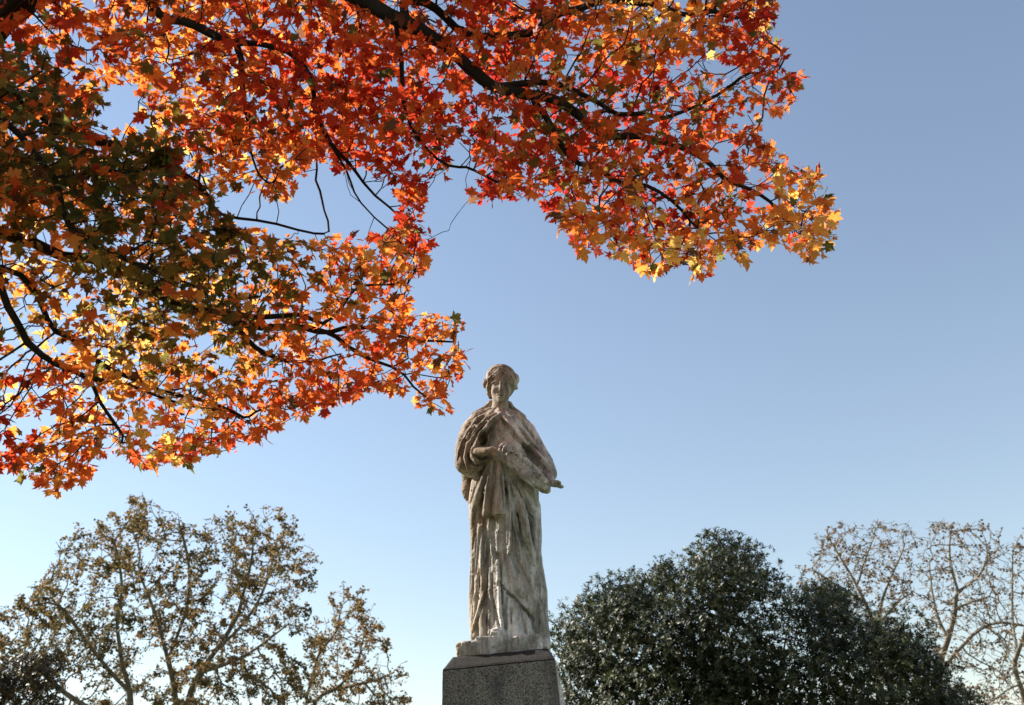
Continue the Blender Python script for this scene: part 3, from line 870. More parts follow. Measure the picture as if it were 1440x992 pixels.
# light relaxation, then chips, pits and tool wear along the normals
for _ in range(1):
    s_ = np.zeros_like(V); c_ = np.zeros(len(V))
    for i in range(4):
        for j in (1, 3):
            np.add.at(s_, Q[:, i], V[Q[:, (i + j) % 4]]); np.add.at(c_, Q[:, i], 1)
    V = V * 0.72 + 0.28 * s_ / np.maximum(c_, 1)[:, None]
VN = face_normals(V, Q)
wear = (noise3(V, 20, 1) - .5) * .002 + (noise3(V, 75, 2) - .5) * .003
pit = np.clip(noise3(V, 70, 3) - .74, 0, 1) * .03
amount = np.array([{'head': .4, 'hand_a': .4, 'hand_b': .4, 'hair': 1.6, 'plinth': 2.0}.get(g_, 1.0) for g_ in GROUPS])[owner]
V = V + VN * ((wear - pit) * amount)[:, None]
VN = face_normals(V, Q)
statue = thing('statue', 'weathered stone statue of a draped woman holding gathered cloth, standing on the pedestal', 'statue', ST)
fo = owner[Q]
fown = np.where((fo[:, 0] == fo[:, 2]), fo[:, 0], np.maximum(fo[:, 1], fo[:, 3]))
for gi, gname in enumerate(GROUPS):
    fq = Q[fown == gi]
    if not len(fq):
        continue
    used, inv = np.unique(fq, return_inverse=True)
    gname = PART_NAME.get(gname, gname)
    me = mesh_from(gname, V[used] - ST, inv.reshape(fq.shape), M_STATUE, True)
    me.normals_split_custom_set_from_vertices([tuple(n) for n in VN[used]])
    link(gname, me, statue)
del FIELD, STACK, F

# ------------------------------------------------------------------ trees
rng = np.random.default_rng(11)

def catmull(pts, step):
    pts = np.asarray(pts, float)
    p = np.vstack([2 * pts[0] - pts[1], pts, 2 * pts[-1] - pts[-2]])
    out = []
    for i in range(1, len(p) - 2):
        n = max(1, int(round(np.linalg.norm(p[i + 1] - p[i]) / step)))
        for t in np.arange(n) / n:
            a, b, c, d = p[i - 1], p[i], p[i + 1], p[i + 2]
            out.append(0.5 * ((2 * b) + (-a + c) * t + (2 * a - 5 * b + 4 * c - d) * t * t + (-a + 3 * b - 3 * c + d) * t ** 3))
    out.append(pts[-1])
    return np.array(out)

class Tree:
    def __init__(self, step):
        self.pos, self.par, self.limb, self.rmin, self.step = [], [], [], [], step
    def limb_line(self, pts, r0, r1, limb, attach=True, wob=0.0):
        pts = [np.asarray(p, float) for p in pts]
        par = -1
        if attach and self.pos:
            A_ = np.array(self.pos)
            par = int(np.argmin(((A_ - pts[0]) ** 2).sum(1)))
            pts = [A_[par]] + ([p for p in pts[1:]] if np.linalg.norm(A_[par] - pts[0]) < self.step * 2 else pts)
        line = catmull(pts, self.step)
        if wob:
            w = np.stack([noise3(line, 1.0 / (self.step * 5), 5 + i) - .5 for i in range(3)], 1)
            w = w + .5 * np.stack([noise3(line, 1.0 / (self.step * 2.2), 15 + i) - .5 for i in range(3)], 1)
            w[0] = 0
            line = line + w * wob
        for i, p in enumerate(line):
            if i == 0 and par >= 0:
                continue
            self.pos.append(p); self.par.append(par); self.limb.append(limb)
            self.rmin.append(r0 + (r1 - r0) * i / max(1, len(line) - 1))
            par = len(self.pos) - 1
        return par
    def colonize(self, att, infl, kill, iters, sag=(0, 0, 0), jitter=0.15, only_from=0):
        att = np.asarray(att, np.float32)
        pos = np.array(self.pos, np.float32)
        near = np.zeros(len(att), int); nd_ = np.full(len(att), 1e9, np.float32)
        for a in range(only_from, len(pos), 400):
            d = ((att[:, None] - pos[None, a:a + 400]) ** 2).sum(2)
            m = d.argmin(1); dm = d[np.arange(len(att)), m]
            up = dm < nd_; nd_[up] = dm[up]; near[up] = m[up] + a
        alive = nd_ > kill ** 2
        P_ = list(self.pos)
        for it in range(iters):
            act = np.where(alive & (nd_ < infl ** 2))[0]
            if not len(act):
                break
            nn = near[act]
            uniq, inv = np.unique(nn, return_inverse=True)
            Pn = np.array([P_[i] for i in uniq])
            dirs = norm(att[act] - np.array([P_[i] for i in nn]))
            s_ = np.zeros((len(uniq), 3)); np.add.at(s_, inv, dirs)
            s_ = norm(s_) + rng.normal(0, jitter, s_.shape) + np.array(sag)
            new = Pn + norm(s_) * self.step
            start = len(P_)
            for i, pa in enumerate(uniq):
                P_.append(new[i]); self.par.append(int(pa)); self.limb.append(self.limb[pa]); self.rmin.append(0)
            new = new.astype(np.float32)
            al = np.where(alive)[0]
            for a in range(0, len(new), 400):
                d = ((att[al][:, None] - new[None, a:a + 400]) ** 2).sum(2)
                m = d.argmin(1); dm = d[np.arange(len(al)), m]
                up = dm < nd_[al]
                nd_[al[up]] = dm[up]; near[al[up]] = m[up] + a + start
            alive &= nd_ > kill ** 2
        self.pos = P_
    def finish(self, r_tip, expo):
        n = len(self.pos)
        self.pos = np.array(self.pos); self.par = np.array(self.par); self.limb = np.array(self.limb)
        acc = np.zeros(n); kids = np.zeros(n, int)
        r = np.zeros(n)
        for i in range(n - 1, -1, -1):
            r[i] = max(acc[i] ** (1 / expo) if acc[i] > 0 else r_tip, self.rmin[i])
            p = self.par[i]
            if p >= 0:
                acc[p] += min(r[i], 1e9) ** expo; kids[p] += 1
        self.r = r; self.kids = kids
        # a child limb never outgrows its parent by the pipe rule alone
        self.main = np.full(n, -1)
        best = np.zeros(n)
        for i in range(n):
            p = self.par[i]
            if p >= 0 and r[i] + (10 if self.limb[i] == self.limb[p] and self.rmin[i] > 0 else 0) > best[p]:
                best[p] = r[i] + (10 if self.limb[i] == self.limb[p] and self.rmin[i] > 0 else 0); self.main[p] = i
    def strands(self):
        out = []
        n = len(self.pos)
        for i in range(n):
            p = self.par[i]
            if p < 0 or self.main[p] != i:
                s = [] if p < 0 else [p]
                j = i
                while j >= 0:
                    s.append(j); j = self.main[j]
                if len(s) > 1:
                    out.append((i, s))
        return out

def tube_mesh(tree, strands, origin):
    V, F = [], []
    base = 0
    for first, s in strands:
        p = tree.pos[s] - origin
        r = tree.r[s].copy()
        if tree.par[first] >= 0:
            r[0] = min(r[0], r[1] * 1.25)
        rm = r.max()
        k = 3 if rm < .006 else 4 if rm < .012 else 6 if rm < .03 else 10 if rm < .12 else 16
        if len(p) > 2:
            p[1:-1] = p[1:-1] * .76 + .12 * (p[:-2] + p[2:])
        t = norm(np.gradient(p, axis=0))
        up = np.array([0.3, 0.2, 0.93])
        a = norm(np.cross(t, up)); b = np.cross(t, a)
        ang = np.arange(k) / k * 2 * math.pi
        rr = r[:, None] * (1 + (0.10 * np.sin(ang * 3 + first) if k >= 10 else 0)) * (.88 + .24 * noise3(p + origin, 7.0, 77))[:, None]
        ring = p[:, None] + (np.cos(ang)[None, :, None] * a[:, None] + np.sin(ang)[None, :, None] * b[:, None]) * np.broadcast_to(rr, (len(p), k))[:, :, None]
        V.append(ring.reshape(-1, 3))
        i = np.arange(len(p) - 1)[:, None] * k; j = np.arange(k)[None]
        j2 = (j + 1) % k
        F.append(np.stack([i + j, i + j2, i + k + j2, i + k + j], -1).reshape(-1, 4) + base)
        base += len(p) * k
    return np.concatenate(V), np.concatenate(F)

def leaf_instances(tv, tf, pos, xa, ya, za, scale, tint):
    """tv (k,3) template; frames as rows xa, ya, za (n,3)"""
    n, k_ = len(pos), len(tv)
    V = pos[:, None] + scale[:, None, None] * (tv[None, :, 0:1] * xa[:, None] + tv[None, :, 1:2] * ya[:, None] + tv[None, :, 2:3] * za[:, None])
    F = tf[None] + (np.arange(n) * k_)[:, None, None]
    C = np.repeat(tint, k_, 0)
    return V.reshape(-1, 3), F.reshape(-1, tf.shape[1]), C

def build_wood(tree, root, origin, mat, cut, limb_names, twig_name='twigs'):
    st = tree.strands()
    obs = {}
    for L in sorted(set(tree.limb.tolist())):
        big = [s for s in st if tree.limb[s[0]] == L and tree.r[s[0]] >= cut]
        small = [s for s in st if tree.limb[s[0]] == L and tree.r[s[0]] < cut]
        par = root
        if big:
            v, f = tube_mesh(tree, big, origin)
            nm = limb_names.get(L, 'branch')
            par = link(nm, mesh_from(nm, v, f, mat), root)
        if small:
            v, f = tube_mesh(tree, small, origin)
            o = link(twig_name, mesh_from(twig_name, v, f, mat), par)
            o['kind'] = 'stuff'

# ---- maple
half = [(0.0, 0.0), (0.24, -0.14), (0.40, -0.08), (0.33, 0.06), (0.50, 0.25), (0.64, 0.45), (0.40, 0.48), (0.26, 0.41), (0.30, 0.70), (0.14, 0.74), (0.0, 1.0)]
outl = half + [(-x, y) for x, y in half[-2:0:-1]]
def leaf_template(var):
    r_ = np.random.default_rng(var)
    pts = np.array([(0.0, 0.27)] + outl)
    pts[1:] *= r_.uniform(.9, 1.1, (len(pts) - 1, 1))
    pts[:, 0] += .06 * (var % 3 - 1) * pts[:, 1]
    x, y = pts[:, 0], pts[:, 1]
    cu_ = (.6, 1.0, 1.7, -.5, 2.4, 1.2)[var]
    z = cu_ * (.16 * np.abs(x) - .22 * x * x - .30 * (y - .2) ** 2) + .07 * np.sin(5 * x + var) * y + (.25 * x * (y - .3) if var in (2, 4) else 0)
    tv = np.stack([x, y, z], 1)
    n = len(outl)
    tf = np.array([(0, 1 + i, 1 + (i + 1) % n) for i in range(n)])
    # petiole
    pv = np.array([(-.013, .0, 0), (.013, .0, 0), (-.008, -.62, .10), (.008, -.62, .10)])
    b = len(tv)
    tf = np.vstack([tf, [(b, b + 1, b + 2), (b + 1, b + 3, b + 2)]])
    return np.vstack([tv, pv]), tf[:, ::-1]

UP = [(-300, -220), (1150, -220), (1120, -40), (1098, 0), (1092, 25), (1082, 48), (1118, 68), (1138, 92), (1140, 125), (1122, 150), (1092, 168), (1078, 190), (1108, 220), (1150, 234), (1166, 245),
      (1164, 268), (1180, 292), (1176, 340), (1163, 370), (1122, 366), (1092, 345), (1050, 372), (1020, 362), (1000, 388), (976, 404), (950, 375), (916, 398), (896, 378), (860, 362),
      (800, 360), (788, 330), (768, 298), (742, 278), (716, 308), (690, 292), (655, 282), (645, 225), (632, 252), (606, 250), (590, 225), (560, 205), (520, 215), (480, 215), (440, 235), (420, 268), (395, 285),
      (345, 272), (325, 262), (250, 300), (-300, 300)]
LO = [(-300, 250), (250, 240), (322, 268), (330, 300), (350, 318), (400, 322), (430, 318), (480, 298), (500, 322), (520, 345), (545, 300), (575, 298), (600, 330), (614, 350), (610, 378), (580, 392), (572, 415), (600, 432), (642, 440),
      (664, 480), (655, 520), (650, 562), (622, 596), (590, 578), (572, 560), (520, 552), (462, 585), (402, 600), (372, 622), (330, 640), (285, 650), (248, 672), (205, 660), (152, 645), (122, 680), (92, 705), (60, 690), (-10, 660), (-120, 700), (-300, 650)]
MID = [(440, 180), (560, 200), (600, 235), (600, 300), (612, 345), (600, 385), (560, 395), (530, 350), (495, 300), (470, 240)]
GRN = [(-300, 30), (0, 70), (95, 130), (130, 180), (215, 215), (262, 262), (300, 300), (345, 360), (352, 420), (330, 470), (250, 470), (170, 420), (90, 330), (-300, 260)]
HOLES = [([(150, 130), (185, 115), (205, 145), (190, 175), (150, 185)], .03), ([(318, 268), (400, 285), (450, 245), (500, 240), (560, 260), (560, 320), (480, 330), (440, 335), (380, 328), (335, 300)], .05),
         ([(625, 215), (662, 170), (672, 262), (640, 262)], .05), ([(585, 0), (660, 0), (655, 40), (600, 45)], .35), ([(930, 95), (1010, 65), (1060, 110), (1050, 160), (1000, 150), (960, 130)], .35),
         ([(1030, 130), (1080, 160), (1070, 200), (1030, 180)], .35), ([(395, 345), (470, 350), (440, 420), (390, 400)], .55), ([(0, 430), (60, 420), (60, 500), (0, 520)], .45),
         ([(265, 470), (300, 470), (300, 500), (265, 505)], .3), ([(360, 480), (420, 500), (420, 545), (370, 530)], .5), ([(560, 500), (640, 500), (640, 580), (570, 550)], .6), ([(0, 540), (60, 550), (80, 600), (0, 620)], .5)]

def density(u, v):
    w = np.ones(len(u))
    for poly, k_ in HOLES:
        w = np.where(inside(poly, u, v), np.minimum(w, k_), w)
    return w

def sample_mass(poly, n, dfun, thick, seed, box, gap=.46, gfreq=1.6):
    r_ = np.random.default_rng(seed)
    out = []
    while sum(len(o) for o in out) < n:
        u = r_.uniform(box[0], box[1], 6000); v = r_.uniform(box[2], box[3], 6000)
        ok = inside(poly, u, v)
        ok[ok] &= edge_dist(poly, u[ok], v[ok]) > 7
        ok &= r_.random(6000) < density(u, v)
        u, v = u[ok], v[ok]
        p = ud_many(u, v, dfun(u, v) + r_.uniform(-thick, thick, len(u)))
        keep = noise3(p, gfreq, seed) + .5 * noise3(p, gfreq * 2.7, seed + 1) > gap + r_.normal(0, .08, len(p))
        out.append(p[keep])
    return np.concatenate(out)[:n]

MT = np.array([-4.7, 4.6, 0.0])
maple = thing('maple_tree', 'autumn maple with red and orange leaves on dark branches overhanging the statue', 'tree', MT)
T = Tree(0.085)
T.limb_line([MT + [0, 0, -.1], MT + [.02, .02, 1.2], MT + [.05, -.02, 2.6], MT + [.12, 0, 4.2], MT + [.05, .05, 6.0], MT + [-.1, .1, 8.2]], .34, .12, 0, False)
dU = lambda u, v: 5.7 + np.clip(u, -300, 1200) / 1200 * 1.3 - .0006 * v
dL = lambda u, v: 5.35 + np.clip(u, -300, 700) / 700 * .75
dG = lambda u, v: 4.9 + u * .0012
def limb(pts, r0, r1, idn, attach=True, wob=.22):
    return T.limb_line([MT + np.array(p[1:]) if p[0] == 'w' else ud(*p) for p in pts], r0, r1, idn, attach, wob)
# top limb
limb([('w', .12, 0, 4.3), ('w', 1.0, -.1, 5.0), (180, -150, 5.55), (440, -18, 5.75), (545, 38, 5.8), (640, 82, 5.9), (740, 135, 6.05), (840, 185, 6.2), (930, 212, 6.35), (1010, 250, 6.5), (1080, 285, 6.6), (1140, 322, 6.7)], .105, .006, 1)
limb([(740, 135, 6.05), (800, 215, 6.1), (850, 240, 6.15), (930, 270, 6.3), (1000, 320, 6.4)], .022, .006, 1)
limb([(690, 108, 5.95), (760, 130, 6.15), (860, 160, 6.35), (940, 165, 6.5), (1040, 130, 6.7), (1080, 110, 6.75), (1105, 75, 6.8)], .022, .005, 1)
limb([(570, 45, 5.85), (600, 20, 6.0), (680, 60, 6.3), (760, 40, 6.4), (860, 10, 6.5), (980, 15, 6.6), (1060, 25, 6.7)], .018, .005, 1)
limb([(560, 40, 5.82), (565, 90, 5.8), (570, 130, 5.85), (600, 190, 6.0), (640, 225, 6.1), (690, 275, 6.2)], .018, .004, 1)
# hanging branch left of the top limb
limb([('w', .12, 0, 4.0), ('w', .8, -.05, 4.6), (60, -60, 5.3), (230, 30, 5.45), (330, 60, 5.5), (400, 65, 5.6), (440, 110, 5.75), (450, 170, 5.9), (480, 225, 6.05), (510, 290, 6.2), (540, 340, 6.35), (570, 380, 6.5)], .036, .005, 2)
limb([(330, 60, 5.5), (335, 130, 5.6), (350, 190, 5.7), (365, 240, 5.8)], .022, .004, 2)
limb([(470, 210, 6.0), (520, 250, 6.2), (560, 300, 6.3), (590, 330, 6.4)], .014, .004, 2)
# long middle limb
limb([('w', .08, 0, 2.9), (-150, 300, 5.1), (0, 335, 5.3), (100, 372, 5.45), (180, 408, 5.55), (270, 432, 5.65), (360, 455, 5.75), (430, 470, 5.85), (500, 474, 5.95), (570, 478, 6.05), (630, 480, 6.1)], .062, .006, 3)
limb([(240, 424, 5.62), (330, 438, 5.7), (420, 452, 5.8), (480, 445, 5.9), (530, 430, 5.95), (580, 420, 6.0)], .020, .005, 3)
limb([(320, 448, 5.7), (345, 480, 5.75), (390, 515, 5.8), (430, 525, 5.85), (480, 500, 5.9)], .016, .005, 3)
limb([(430, 470, 5.85), (500, 500, 5.95), (560, 530, 6.0), (610, 565, 6.05)], .016, .004, 3)
# lower limbs
limb([('w', .06, 0, 2.35), (-120, 380, 4.75), (0, 440, 5.0), (35, 480, 5.05), (90, 520, 5.15), (150, 575, 5.3), (190, 620, 5.4)], .034, .006, 4)
limb([(35, 480, 5.05), (60, 500, 5.1), (130, 545, 5.25), (230, 560, 5.4), (300, 585, 5.5)], .016, .005, 4)
limb([('w', .07, 0, 2.6), (-100, 400, 4.9), (60, 455, 5.2), (115, 492, 5.3), (150, 525, 5.35), (200, 545, 5.4), (260, 552, 5.5), (330, 590, 5.6), (400, 580, 5.7)], .032, .005, 5)
# branch through the middle
limb([('w', .1, 0, 3.5), ('w', .6, .05, 3.7), (-60, 140, 5.2), (90, 190, 5.5), (200, 228, 5.75), (290, 290, 5.95), (345, 316, 6.1), (420, 322, 6.3), (450, 326, 6.4)], .036, .006, 6)
limb([(300, 297, 5.97), (340, 330, 6.1), (390, 360, 6.25)], .022, .005, 6)
# green inner limb, nearer
limb([('w', .08, 0, 3.2), (-120, 100, 4.6), (0, 170, 4.8), (40, 232, 4.85), (75, 290, 4.9), (150, 350, 5.0), (230, 390, 5.2)], .036, .008, 7)
att = np.concatenate([sample_mass(UP, 7200, dU, .9, 21, (-300, 1190, -220, 410)), sample_mass(LO, 3700, dL, .55, 22, (-300, 670, 230, 705)),
                      sample_mass(MID, 240, lambda u, v: 6.2 + 0 * u, .35, 24, (420, 620, 170, 400)), sample_mass(GRN, 1350, dG, .5, 23, (-300, 360, 30, 480), .42)])
T.colonize(att, 1.6, .085, 80, (0, 0, -.06), .25, only_from=30)
T.finish(.0026, 2.75)
build_wood(T, maple, MT, M_BARK_MAPLE, .009, {0: 'trunk'})

# leaves along the thin shoots
thin = np.where((T.r < .0052) & (np.arange(len(T.pos)) > 100))[0]
reps = np.where(T.kids[thin] == 0, 5, np.where(T.r[thin] < .0034, 3, 1))
src = np.repeat(thin, reps)
n = len(src)
tdir = norm(T.pos[src] - T.pos[np.maximum(T.par[src], 0)])
outd = norm(tdir * .6 + rng.normal(0, .75, (n, 3)) + np.array([0, 0, -.30]))
size = np.clip(rng.lognormal(math.log(.052), .28, n), .026, .086)
size *= np.where(T.limb[src] >= 3, .9, 1.0)
nrm_ = norm(rng.normal(0, .75, (n, 3)) + np.array([-.15, -.1, .75]))
ya = norm(outd - (outd * nrm_).sum(1, keepdims=True) * nrm_)
xa = np.cross(ya, nrm_)
lp = T.pos[src] + ya * (size * .62)[:, None]
# keep the canopy's grown outline
cu, cv, cd = project(lp + ya * (size * .35)[:, None])
ok = np.zeros(n, bool)
for poly in (UP, LO, MID, GRN):
    ok |= inside(poly, cu, cv)
ok &= rng.random(n) < np.clip(density(cu, cv) * 1.6, 0, 1)
n1 = noise3(lp, 1.1, 31); n2 = noise3(lp, 3.2, 32); n3 = rng.random(n)
green = np.clip(inside(GRN, cu, cv) * .0 + 0, 0, 1)
gl_c = np.array([ud(150, 270, 5.0), ud(60, 180, 4.9), ud(270, 380, 5.3)])
gdist = np.min(np.linalg.norm(lp[:, None] - gl_c[None], axis=2), 1)
greenness = np.clip(1.3 - gdist / .62, 0, 1)
inner = np.clip(1.1 - np.linalg.norm((lp - ud(850, 150, 6.2)) / np.array([1.0, .8, .55]), axis=1), 0, 1)
t = n1 * 1.15 + n2 * .5 + n3 * .28 - .47
PAL = np.array([(.34, .022, .014), (.52, .055, .02), (.64, .15, .03), (.70, .28, .05), (.76, .52, .14)])
x_ = np.clip(t, 0, .999) * 4
i0 = np.floor(x_).astype(int); fx = (x_ - i0)[:, None]
tint = PAL[i0] * (1 - fx) + PAL[np.minimum(i0 + 1, 4)] * fx
grade = np.clip(np.maximum(greenness, inner * .7) * 1.15 - rng.random(n) * .95, 0, 1)        # how far a leaf is from having turned
grade = np.where(rng.random(n) < .03, .6, grade)
GC = np.array([(.26, .17, .035), (.17, .15, .035), (.085, .10, .028)])
gx = np.clip(grade * 2.4, 0, 1.999); gi = gx.astype(int); gf = (gx - gi)[:, None]
gcol = GC[gi] * (1 - gf) + GC[gi + 1] * gf
tint = np.where((grade > .06)[:, None], gcol * rng.uniform(.7, 1.3, (n, 1)), tint * rng.uniform(.8, 1.2, (n, 1)))
dry = rng.random(n) < .06
tint[dry] = np.array([.16, .075, .035]) * rng.uniform(.7, 1.2, (dry.sum(), 1))
sel = np.where(ok)[0]
pu, pv_, pdp = project(lp)
vis = sel[(pu[sel] > 5) & (pu[sel] < 1435) & (pv_[sel] > 5) & (pv_[sel] < 985)]
# the 300 that show largest: nearest the viewer in each small patch of the canopy, facing it
face = np.abs((nrm_[vis] * norm(lp[vis] - CAM)).sum(1))
cellid = (pu[vis] // 14).astype(int) * 1000 + (pv_[vis] // 14).astype(int)
order = np.lexsort((pdp[vis], cellid))
first = np.ones(len(order), bool); first[1:] = cellid[order][1:] != cellid[order][:-1]
front = vis[order][first]; ff = face[order][first]
score = size[front] ** 2 / pdp[front] ** 2 * ff
hero = front[np.argsort(-score)[:300]]
rest = np.setdiff1d(sel, hero)
VV, FF, CC = [], [], []
bs = 0
var = rng.integers(0, 6, n)
TEMPL = [leaf_template(i) for i in range(6)]
for k_ in range(6):
    s_ = rest[var[rest] == k_]
    v_, f_, c_ = leaf_instances(*TEMPL[k_], lp[s_] - MT, xa[s_], ya[s_], nrm_[s_], size[s_], tint[s_])
    VV.append(v_); FF.append(f_ + bs); CC.append(c_); bs += len(v_)
fol = link('foliage', mesh_from('foliage', np.concatenate(VV), np.concatenate(FF), M_MAPLE_LEAF, True, np.concatenate(CC)), maple)
fol['kind'] = 'stuff'
HP = np.vstack([PAL, GC, [(.16, .075, .035)]])
hm = {}
for h in hero:
    ci = int(np.argmin(((HP - tint[h]) ** 2).sum(1))); key = (int(var[h]), ci)
    if key not in hm:
        tv, tf = TEMPL[key[0]]
        hm[key] = mesh_from('leaf', tv, tf, M_MAPLE_LEAF, True, np.tile(HP[ci], (len(tv), 1)))
    o = link('leaf', hm[key], maple)
    M_ = Matrix(np.stack([xa[h], ya[h], nrm_[h]], 1).tolist()).to_4x4()
    o.matrix_local = Matrix.Translation(Vector(lp[h] - MT)) @ M_ @ Matrix.Scale(float(size[h]), 4)
print('maple leaves', len(sel), 'nodes', len(T.pos))

# ---- plane trees in the distance
LEAF4 = np.array([(0, 0, 0), (.45, .35, .08), (.28, .8, .02), (0, 1, -.08), (-.32, .75, .02), (-.45, .3, .08)])
LEAF4F = np.array([(0, 1, 2), (0, 2, 3), (0, 3, 4), (0, 4, 5)])
def far_tree(name, label, polys, depth, thick, limbs, trunk, n_att, leaf_n, leaf_size, pal, seed, step=.45, gap=.5, clear=1.0, group='plane trees standing in the background', r_tip=.012):
    base = ud(trunk[0][0], trunk[0][1], depth); base[2] = 0
    root = thing(name, label, 'tree', base, group)
    t_ = Tree(step)
    tp = [base + [0, 0, -.2]] + [ud(a, b, depth) for a, b in trunk[1:]]
    t_.limb_line(tp, trunk_r(depth), .6 * trunk_r(depth), 0, False, .05)
    for i, (pts, r0, r1, dd) in enumerate(limbs):
        m_ = np.linspace(0, 1, len(pts))
        t_.limb_line([ud(a, b, depth + dd * s) for (a, b), s in zip(pts, m_)], r0, r1, i + 1, True, step * .45)
    r_ = np.random.default_rng(seed)
    A_ = []
    for poly in polys:
        po = np.array(poly, float)
        cnt = 0
        cx_, hw = (po[:, 0].min() + po[:, 0].max()) / 2, (po[:, 0].max() - po[:, 0].min()) / 2
        while cnt < n_att / len(polys):
            u = r_.uniform(po[:, 0].min(), po[:, 0].max(), 3000); v = r_.uniform(po[:, 1].min(), po[:, 1].max(), 3000)
            ok = inside(po, u, v); ok[ok] &= edge_dist(po, u[ok], v[ok]) > 3
            u, v = u[ok] + r_.normal(0, 7, ok.sum()), v[ok] + r_.normal(0, 6, ok.sum())
            hd = thick * np.sqrt(np.clip(1 - ((u - cx_) / hw) ** 2 * .8, .1, 1))
            p = ud_many(u, v, depth + r_.uniform(-1, 1, len(u)) * hd)
            p = p[noise3(p, .45, seed) + .5 * noise3(p, 1.2, seed + 1) > gap]
            A_.append(p); cnt += len(p)
    A_ = np.concatenate(A_)
    r_.shuffle(A_)
    A_ = A_[:n_att]
    t_.colonize(A_, 9.0, step * .9, 60, (0, 0, .22), .38)
    t_.finish(r_tip, 2.5)
    build_wood(t_, root, base, M_BARK_PLANE, .035, {0: 'trunk'})
    thin = np.where((t_.r < r_tip * 2.2))[0]
    wt = np.clip(noise3(t_.pos[thin], 1.3, seed + 9) - .38, .02, 1); s_ = r_.choice(thin, leaf_n, p=wt / wt.sum())
    pos = t_.pos[s_] + (t_.pos[np.maximum(t_.par[s_], 0)] - t_.pos[s_]) * r_.random((leaf_n, 1)) + r_.normal(0, step * .17, (leaf_n, 3))
    nn = norm(r_.normal(0, .8, (leaf_n, 3)) + [0, 0, .5]); od = norm(r_.normal(0, 1, (leaf_n, 3)) + [0, 0, -.6])
    ya = norm(od - (od * nn).sum(1, keepdims=True) * nn); xa = np.cross(ya, nn)
    pal = np.array(pal)
    w = noise3(pos, .35, seed + 5) * .6 + r_.random(leaf_n) * .5 - .05
    ci = np.clip((w * len(pal)).astype(int), 0, len(pal) - 1)
    v_, f_, c_ = leaf_instances(LEAF4, LEAF4F, pos - base, xa, ya, nn, leaf_size * r_.uniform(.6, 1.25, leaf_n), pal[ci] * r_.uniform(.7, 1.25, (leaf_n, 1)))
    o = link('foliage', mesh_from('foliage', v_, f_, M_PLANE_LEAF, True, c_), root)
    o['kind'] = 'stuff'
    return root
def trunk_r(depth):
    return .30

OLIVE = [(.085, .08, .028), (.125, .105, .036), (.20, .145, .052), (.29, .18, .07), (.36, .20, .08)]
RUST = [(.12, .085, .045), (.18, .115, .06), (.23, .14, .07), (.12, .105, .055)]
far_tree('plane_tree', 'broad olive and brown plane tree with several pale stems, behind at lower left', [
    [(-60, 900), (0, 850), (30, 832), (68, 802), (75, 765), (120, 745), (150, 724), (186, 700), (214, 703), (240, 722), (268, 738), (300, 722), (340, 726), (378, 706), (402, 708), (415, 740), (440, 785), (452, 812), (440, 850), (432, 900), (440, 960), (440, 1080), (120, 1110), (-60, 1060)]],
    46, 5.0, [([(245, 1090), (190, 1030), (180, 960), (166, 880), (172, 820), (160, 760)], .15, .04, -1.5), ([(250, 1060), (245, 985), (238, 930), (216, 862), (200, 815)], .16, .04, 1), ([(252, 1050), (264, 985), (285, 945), (306, 912), (332, 868), (348, 808), (355, 765)], .17, .04, -.8),
              ([(306, 912), (346, 874), (372, 826), (390, 770)], .08, .03, 1.5), ([(238, 930), (262, 860), (268, 800), (255, 750)], .08, .03, -2), ([(180, 960), (120, 900), (80, 850), (40, 850)], .08, .03, -2), ([(285, 945), (350, 920), (405, 880)], .06, .03, 2), ([(200, 1040), (110, 990), (40, 930)], .08, .03, 1)],
    [(248, 1240), (250, 1150), (250, 1060)], 4600, 52000, .125, OLIVE, 41, .42, .62)
far_tree('plane_tree', 'slender thin crowned plane tree with forked stems, left of the statue pedestal', [
    [(448, 856), (470, 826), (500, 820), (526, 850), (546, 890), (560, 930), (576, 985), (560, 1080), (445, 1100), (425, 980), (430, 915)]],
    50, 2.5, [([(436, 1060), (432, 990), (442, 950), (450, 918), (472, 888), (480, 850)], .10, .03, -.5), ([(438, 1040), (445, 985), (472, 970), (492, 948), (502, 925), (515, 880)], .09, .03, .6), ([(472, 970), (520, 960), (550, 950)], .05, .02, -1)],
    [(436, 1240), (436, 1150), (436, 1050)], 1000, 9500, .125, OLIVE[1:], 42, .42, .62)
far_tree('plane_tree', 'nearly bare rusty plane tree rising just behind the dark evergreen', [
    [(1118, 808), (1140, 780), (1152, 746), (1190, 738), (1230, 736), (1260, 728), (1286, 745), (1292, 800), (1282, 860), (1250, 930), (1200, 910), (1150, 860)]],
    58, 3.2, [([(1238, 960), (1236, 876), (1240, 845), (1258, 803), (1272, 765)], .13, .03, -.8), ([(1236, 890), (1216, 850), (1204, 824), (1186, 790), (1166, 758)], .10, .03, .8), ([(1236, 872), (1265, 845), (1283, 835)], .07, .03, 1), ([(1204, 824), (1215, 790), (1228, 755)], .05, .03, -1), ([(1216, 850), (1170, 820), (1140, 800)], .05, .03, -1)],
    [(1238, 1240), (1238, 1100), (1238, 950)], 1700, 3000, .14, RUST, 43, .42, .5)
